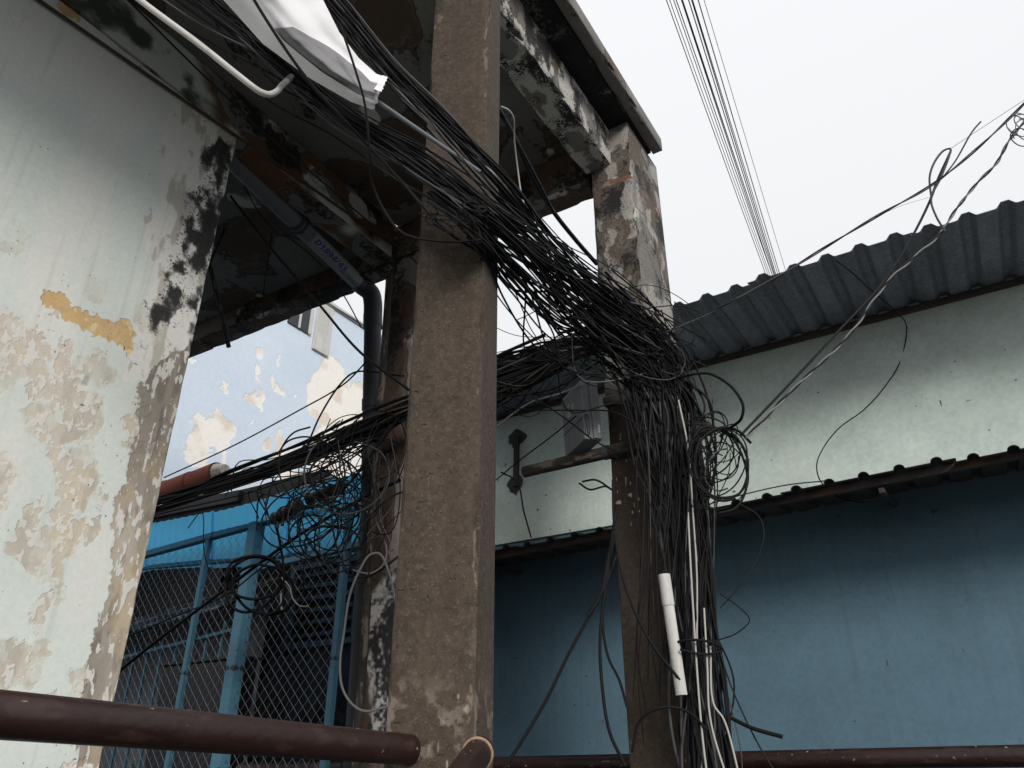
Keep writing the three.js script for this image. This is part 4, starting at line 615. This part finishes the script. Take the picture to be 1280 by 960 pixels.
one([[300, -30, 1.6], [340, 36, 1.7], [385, 100, 1.8], [430, 150, 1.9], [458, 180, 2.0], [500, 225, 2.1], [560, 290, 2.16], [640, 340, 2.5], [700, 420, 3.0]], 0.0052, 'black', 'black cable crossing in front of the white cloth');
one([[425, 30, 1.72], [445, 90, 1.8], [456, 130, 1.86], [462, 190, 1.95], [466, 230, 2.05], [480, 262, 2.1], [505, 292, 2.12], [560, 302, 2.14], [600, 300, 2.15]], 0.004, 'black', 'black wire drooping from the cloth hem to the pole', asWire);
cable([[-40, -62], [50, 1], [120, 49], [220, 118], [300, 173], [380, 228], [450, 277], [524, 328]].map(([u, v]) => pB(u, v, BB + 0.018)), 0.010, K.brown, 'thin brown pipe-like cable along the joint of the peeling wall', undefined, { seg: 50 });
one([[140, -20, 2.7], [240, 80, 3.0], [330, 165, 3.4], [400, 225, 3.8], [470, 285, 4.2], [523, 330, 4.5]], 0.006, 'dark', 'dark wire running parallel above the wall joint', asWire);
one([[288, 245, 4.1], [340, 312, 4.2], [400, 382, 4.3], [450, 440, 4.35], [512, 488, 4.4]], 0.009, 'black', 'taut black cable crossing under the porch ceiling to the column');
one([[300, 220, 4.2], [320, 260, 4.4], [345, 290, 4.6], [365, 300, 4.8], [400, 330, 4.9], [430, 370, 5.0], [452, 410, 5.1]], 0.005, 'dark', 'thin dark wire beside the drain pipe', asWire);
one([[340, 290, 4.6], [335, 325, 4.7], [330, 360, 4.7], [329, 395, 4.75]], 0.004, 'black', 'thin wire dangling from the porch ceiling', asWire);
one([[205, 597, 6.3], [290, 558, 6.0], [370, 515, 5.6], [430, 480, 5.2], [458, 452, 4.95]], 0.006, 'black', 'thin straight wire crossing the blue wall', asWire);
one([[386, 552, 5.4], [400, 520, 5.3], [424, 482, 5.1], [442, 466, 5.0], [505, 470, 4.7]], 0.007, 'black', 'forked black wire against the cream peeled patch', asWire);
one([[495, 755, 4.62], [486, 715, 4.6], [474, 692, 4.6], [462, 694, 4.6], [448, 716, 4.6], [437, 745, 4.62], [430, 790, 4.64], [425, 830, 4.64], [428, 860, 4.64], [440, 880, 4.62], [456, 889, 4.6], [482, 884, 4.58]], 0.0075, 'mid', 'pale grey cable hooped round the porch column');
one([[352, 722, 5.3], [362, 734, 5.3], [366, 748, 5.3], [374, 757, 5.3], [386, 758, 5.3]], 0.005, 'pale', 'short white wire end curling in front of the mesh', asWire);
one([[351, 742, 5.3], [352, 762, 5.3]], 0.007, 'pale', 'stub of white wire hanging in front of the mesh', asWire);
one([[150, 838, 6.0], [200, 798, 5.9], [250, 760, 5.7], [290, 730, 5.5], [330, 700, 5.35], [380, 665, 5.2], [450, 625, 4.95], [500, 600, 4.7]], 0.012, 'black', 'thick black cable slanting up across the mesh to the splice closures');
one([[150, 800, 6.1], [220, 770, 5.9], [280, 745, 5.7], [320, 715, 5.5], [350, 690, 5.35]], 0.006, 'dark', 'thin cable running beside the thick one across the mesh');
one([[345, 655, 5.2], [352, 690, 5.3], [355, 720, 5.3], [350, 760, 5.3], [330, 770, 5.3]], 0.009, 'black', 'black cable tail hanging from the splice closure');
one([[235, 660, 6.0], [252, 640, 5.9], [255, 690, 5.8], [262, 715, 5.75]], 0.004, 'black', 'thin wire hanging before the blue roofing', asWire);
one([[500, 520, 4.6], [470, 560, 4.7], [440, 600, 4.8], [400, 630, 5.0], [360, 640, 5.2]], 0.010, 'black', 'thick black cable dropping from the lower bundle to the splice closures');
for (let i = 0; i < 22; i++) { const x = rr(405, 500), y = rr(520, 580); cable(px([[x, y, rr(4.5, 4.7)], [x + rr(-26, 20), y + rr(30, 70), rr(4.5, 4.8)], [x + rr(-40, 24), y + rr(80, 130), rr(4.5, 4.85)], [x + rr(-50, 10), y + rr(100, 190), 4.8]]), rr(0.0016, 0.004), pick([['black', 55], ['dark', 25], ['grey', 12], ['mid', 5]]), 'thin wire trailing down from the lower bundle beside the porch column', 'trailing wires beside the porch column', { ...asWire, seg: 26 }); }
for (let i = 0; i < 12; i++) { const y = rr(560, 612), x = rr(330, 420); cable(px([[x + 90, y - 45, 4.9], [x + 40, y - 10, 5.2], [x, y + rr(0, 16), 5.5], [x - 40, y + rr(6, 20), 5.8], [x - rr(20, 60), y + rr(40, 60), 5.8]]), rr(0.003, 0.006), K.black, 'dark wire sagging over the clay ridge before the blue wall', 'sagging wires before the blue wall', { ...asWire, seg: 30 }); }
for (let i = 0; i < 10; i++) { const y = rr(400, 520), e = rr(410, 450); cable(px([[rr(740, 790), e, 3.66], [700, mix(e, y, 0.5) + rr(-14, 14), 3.9], [rr(640, 670), y + rr(-10, 10), 4.2], [600, y + rr(-30, 40), 4.4]]), rr(0.0018, 0.004), pick(dull), 'thin wire strung between the tangle and the back of the square pole', 'thin wires behind the pole', { ...asWire, seg: 26 }); }
one([[626, 468, 4.4], [660, 492, 4.2], [705, 522, 4.0], [745, 552, 3.8], [775, 566, 3.68]], 0.0042, 'black', 'thin wire sloping down right past the grey meter box', asWire);
one([[620, 600, 4.4], [650, 575, 4.2], [690, 545, 4.0], [720, 520, 3.85]], 0.004, 'black', 'thin wire sloping up right to the grey meter box', asWire);
one([[614, 505, 4.4], [660, 512, 4.2], [720, 513, 3.82], [770, 516, 3.66], [810, 540, 3.62]], 0.004, 'black', 'thin level wire passing in front of the grey meter box', asWire);
one([[626, 590, 5.3], [646, 602, 5.35], [655, 640, 5.4], [664, 672, 5.4]], 0.006, 'black', 'thin wire running down the mint wall to the awning', asWire);
one([[612, 540, 4.5], [660, 505, 4.25], [700, 492, 4.0], [735, 478, 3.9]], 0.006, 'mid', 'grey cable drooping behind the meter box');
{ // splice closures on the slanting cable
  const ctr = [[[345, 648], [372, 632]], [[388, 624], [424, 610]]], lab = ['black splice closure hanging before the blue roofing next to the cable ring', 'black splice closure against the blue roofing next to the wire loops'];
  ctr.forEach(([a, b], i) => { const p = pD(...a, 5.1), q = pD(...b, 4.98), g = thing('splice_closure', p), L = (v) => toLocal(g, v), m = flat(0.012, 0.012, 0.013, 0.5);
    mesh('body', rodG(L(p), L(q), 0.040, 18, 0.036), m, g); const ax = q.clone().sub(p);
    for (const t of [-0.06, 0.3, 0.7, 1.0]) mesh('clamp', rodG(L(p.clone().addScaledVector(ax, t)), L(p.clone().addScaledVector(ax, t + 0.08)), 0.047, 14), m, g);
    for (const t of [0.1, 0.35, 0.6, 0.85]) { const u = p.clone().addScaledVector(ax, t); mesh('port', rodG(L(u), L(u.clone().add(V(0.01, -0.085, 0.02))), 0.012, 10), m, g); }
    tag(g, lab[i], 'splice closure'); });
}
// power lines high above the roofs
{
  const far = pD(968, 345, 10.6);
  for (let i = 0; i < 10; i++) { const x = 834 + i * 4.2 + rr(-2, 2), p = pD(x, 0, 5.5 + rr(-0.15, 0.15)), q = far.clone().add(V((i - 5) * 0.022 + rr(-0.02, 0.02), rr(-0.05, 0.05), 0)), d = q.clone().sub(p), pts = [-0.7, -0.3, 0, 0.33, 0.66, 1, 1.6, 3].map((t) => p.clone().addScaledVector(d, t).add(V(0, -0.12 * Math.max(0, t * (1 - t)), 0))); cable(pts, rr(0.0035, 0.0075), pick([['dark', 2], ['grey', 3], ['mid', 1]]), 'thin power line of the bunch crossing the open sky', 'bunched power lines in the sky', { seg: 40, name: 'power_line', cat: 'power line' }); }
  const p = pD(880, 0, 5.4), q = pD(984, 345, 10.4), d = q.clone().sub(p); cable([-0.6, 0, 0.5, 1, 2.5].map((t) => p.clone().addScaledVector(d, t)), 0.0038, K.mid, 'lone thin line right of the bunched power lines', undefined, { name: 'power_line', cat: 'power line', seg: 20 });
}
{ // weeds behind the handrail
  const b = pA(150, 1000, 3.9), g = thing('weed', V(b.x, 0, b.z)), lm = new THREE.MeshPhysicalMaterial({ color: new THREE.Color().setRGB(0.05, 0.12, 0.03), roughness: 0.8, transmission: 0.3, thickness: 0, side: THREE.DoubleSide });
  const s = new THREE.Shape(); s.moveTo(0, 0); s.quadraticCurveTo(0.018, 0.03, 0, 0.075); s.quadraticCurveTo(-0.018, 0.03, 0, 0); const lg = new THREE.ShapeGeometry(s, 6); { const p = lg.attributes.position; for (let i = 0; i < p.count; i++) p.setZ(i, -3 * p.getY(i) * p.getY(i)); lg.computeVertexNormals(); }
  const top = pA(150, 946, 3.9).y;
  for (let k = 0; k < 5; k++) { const dx = rr(-0.12, 0.14), h = top + rr(-0.15, 0.05), pts = [V(0, 0, 0), V(dx * 0.4, h * 0.5, rr(-0.03, 0.03)), V(dx, h, rr(-0.05, 0.05))]; mesh('stem', tubeG(pts, 0.003, { seg: 12, rad: 5 }), lm, g); const c = new THREE.CatmullRomCurve3(pts); for (let i = 0; i < 9; i++) { const m = mesh('leaf', lg, lm, g); m.position.copy(c.getPoint(0.55 + i * 0.05)); m.rotation.set(rr(0.5, 1.4), rr(0, 6.28), rr(-0.4, 0.4)); } }
  tag(g, 'green weed growing at the foot of the mesh fence behind the handrail', 'plant');
}
renderer.render(scene, camera);
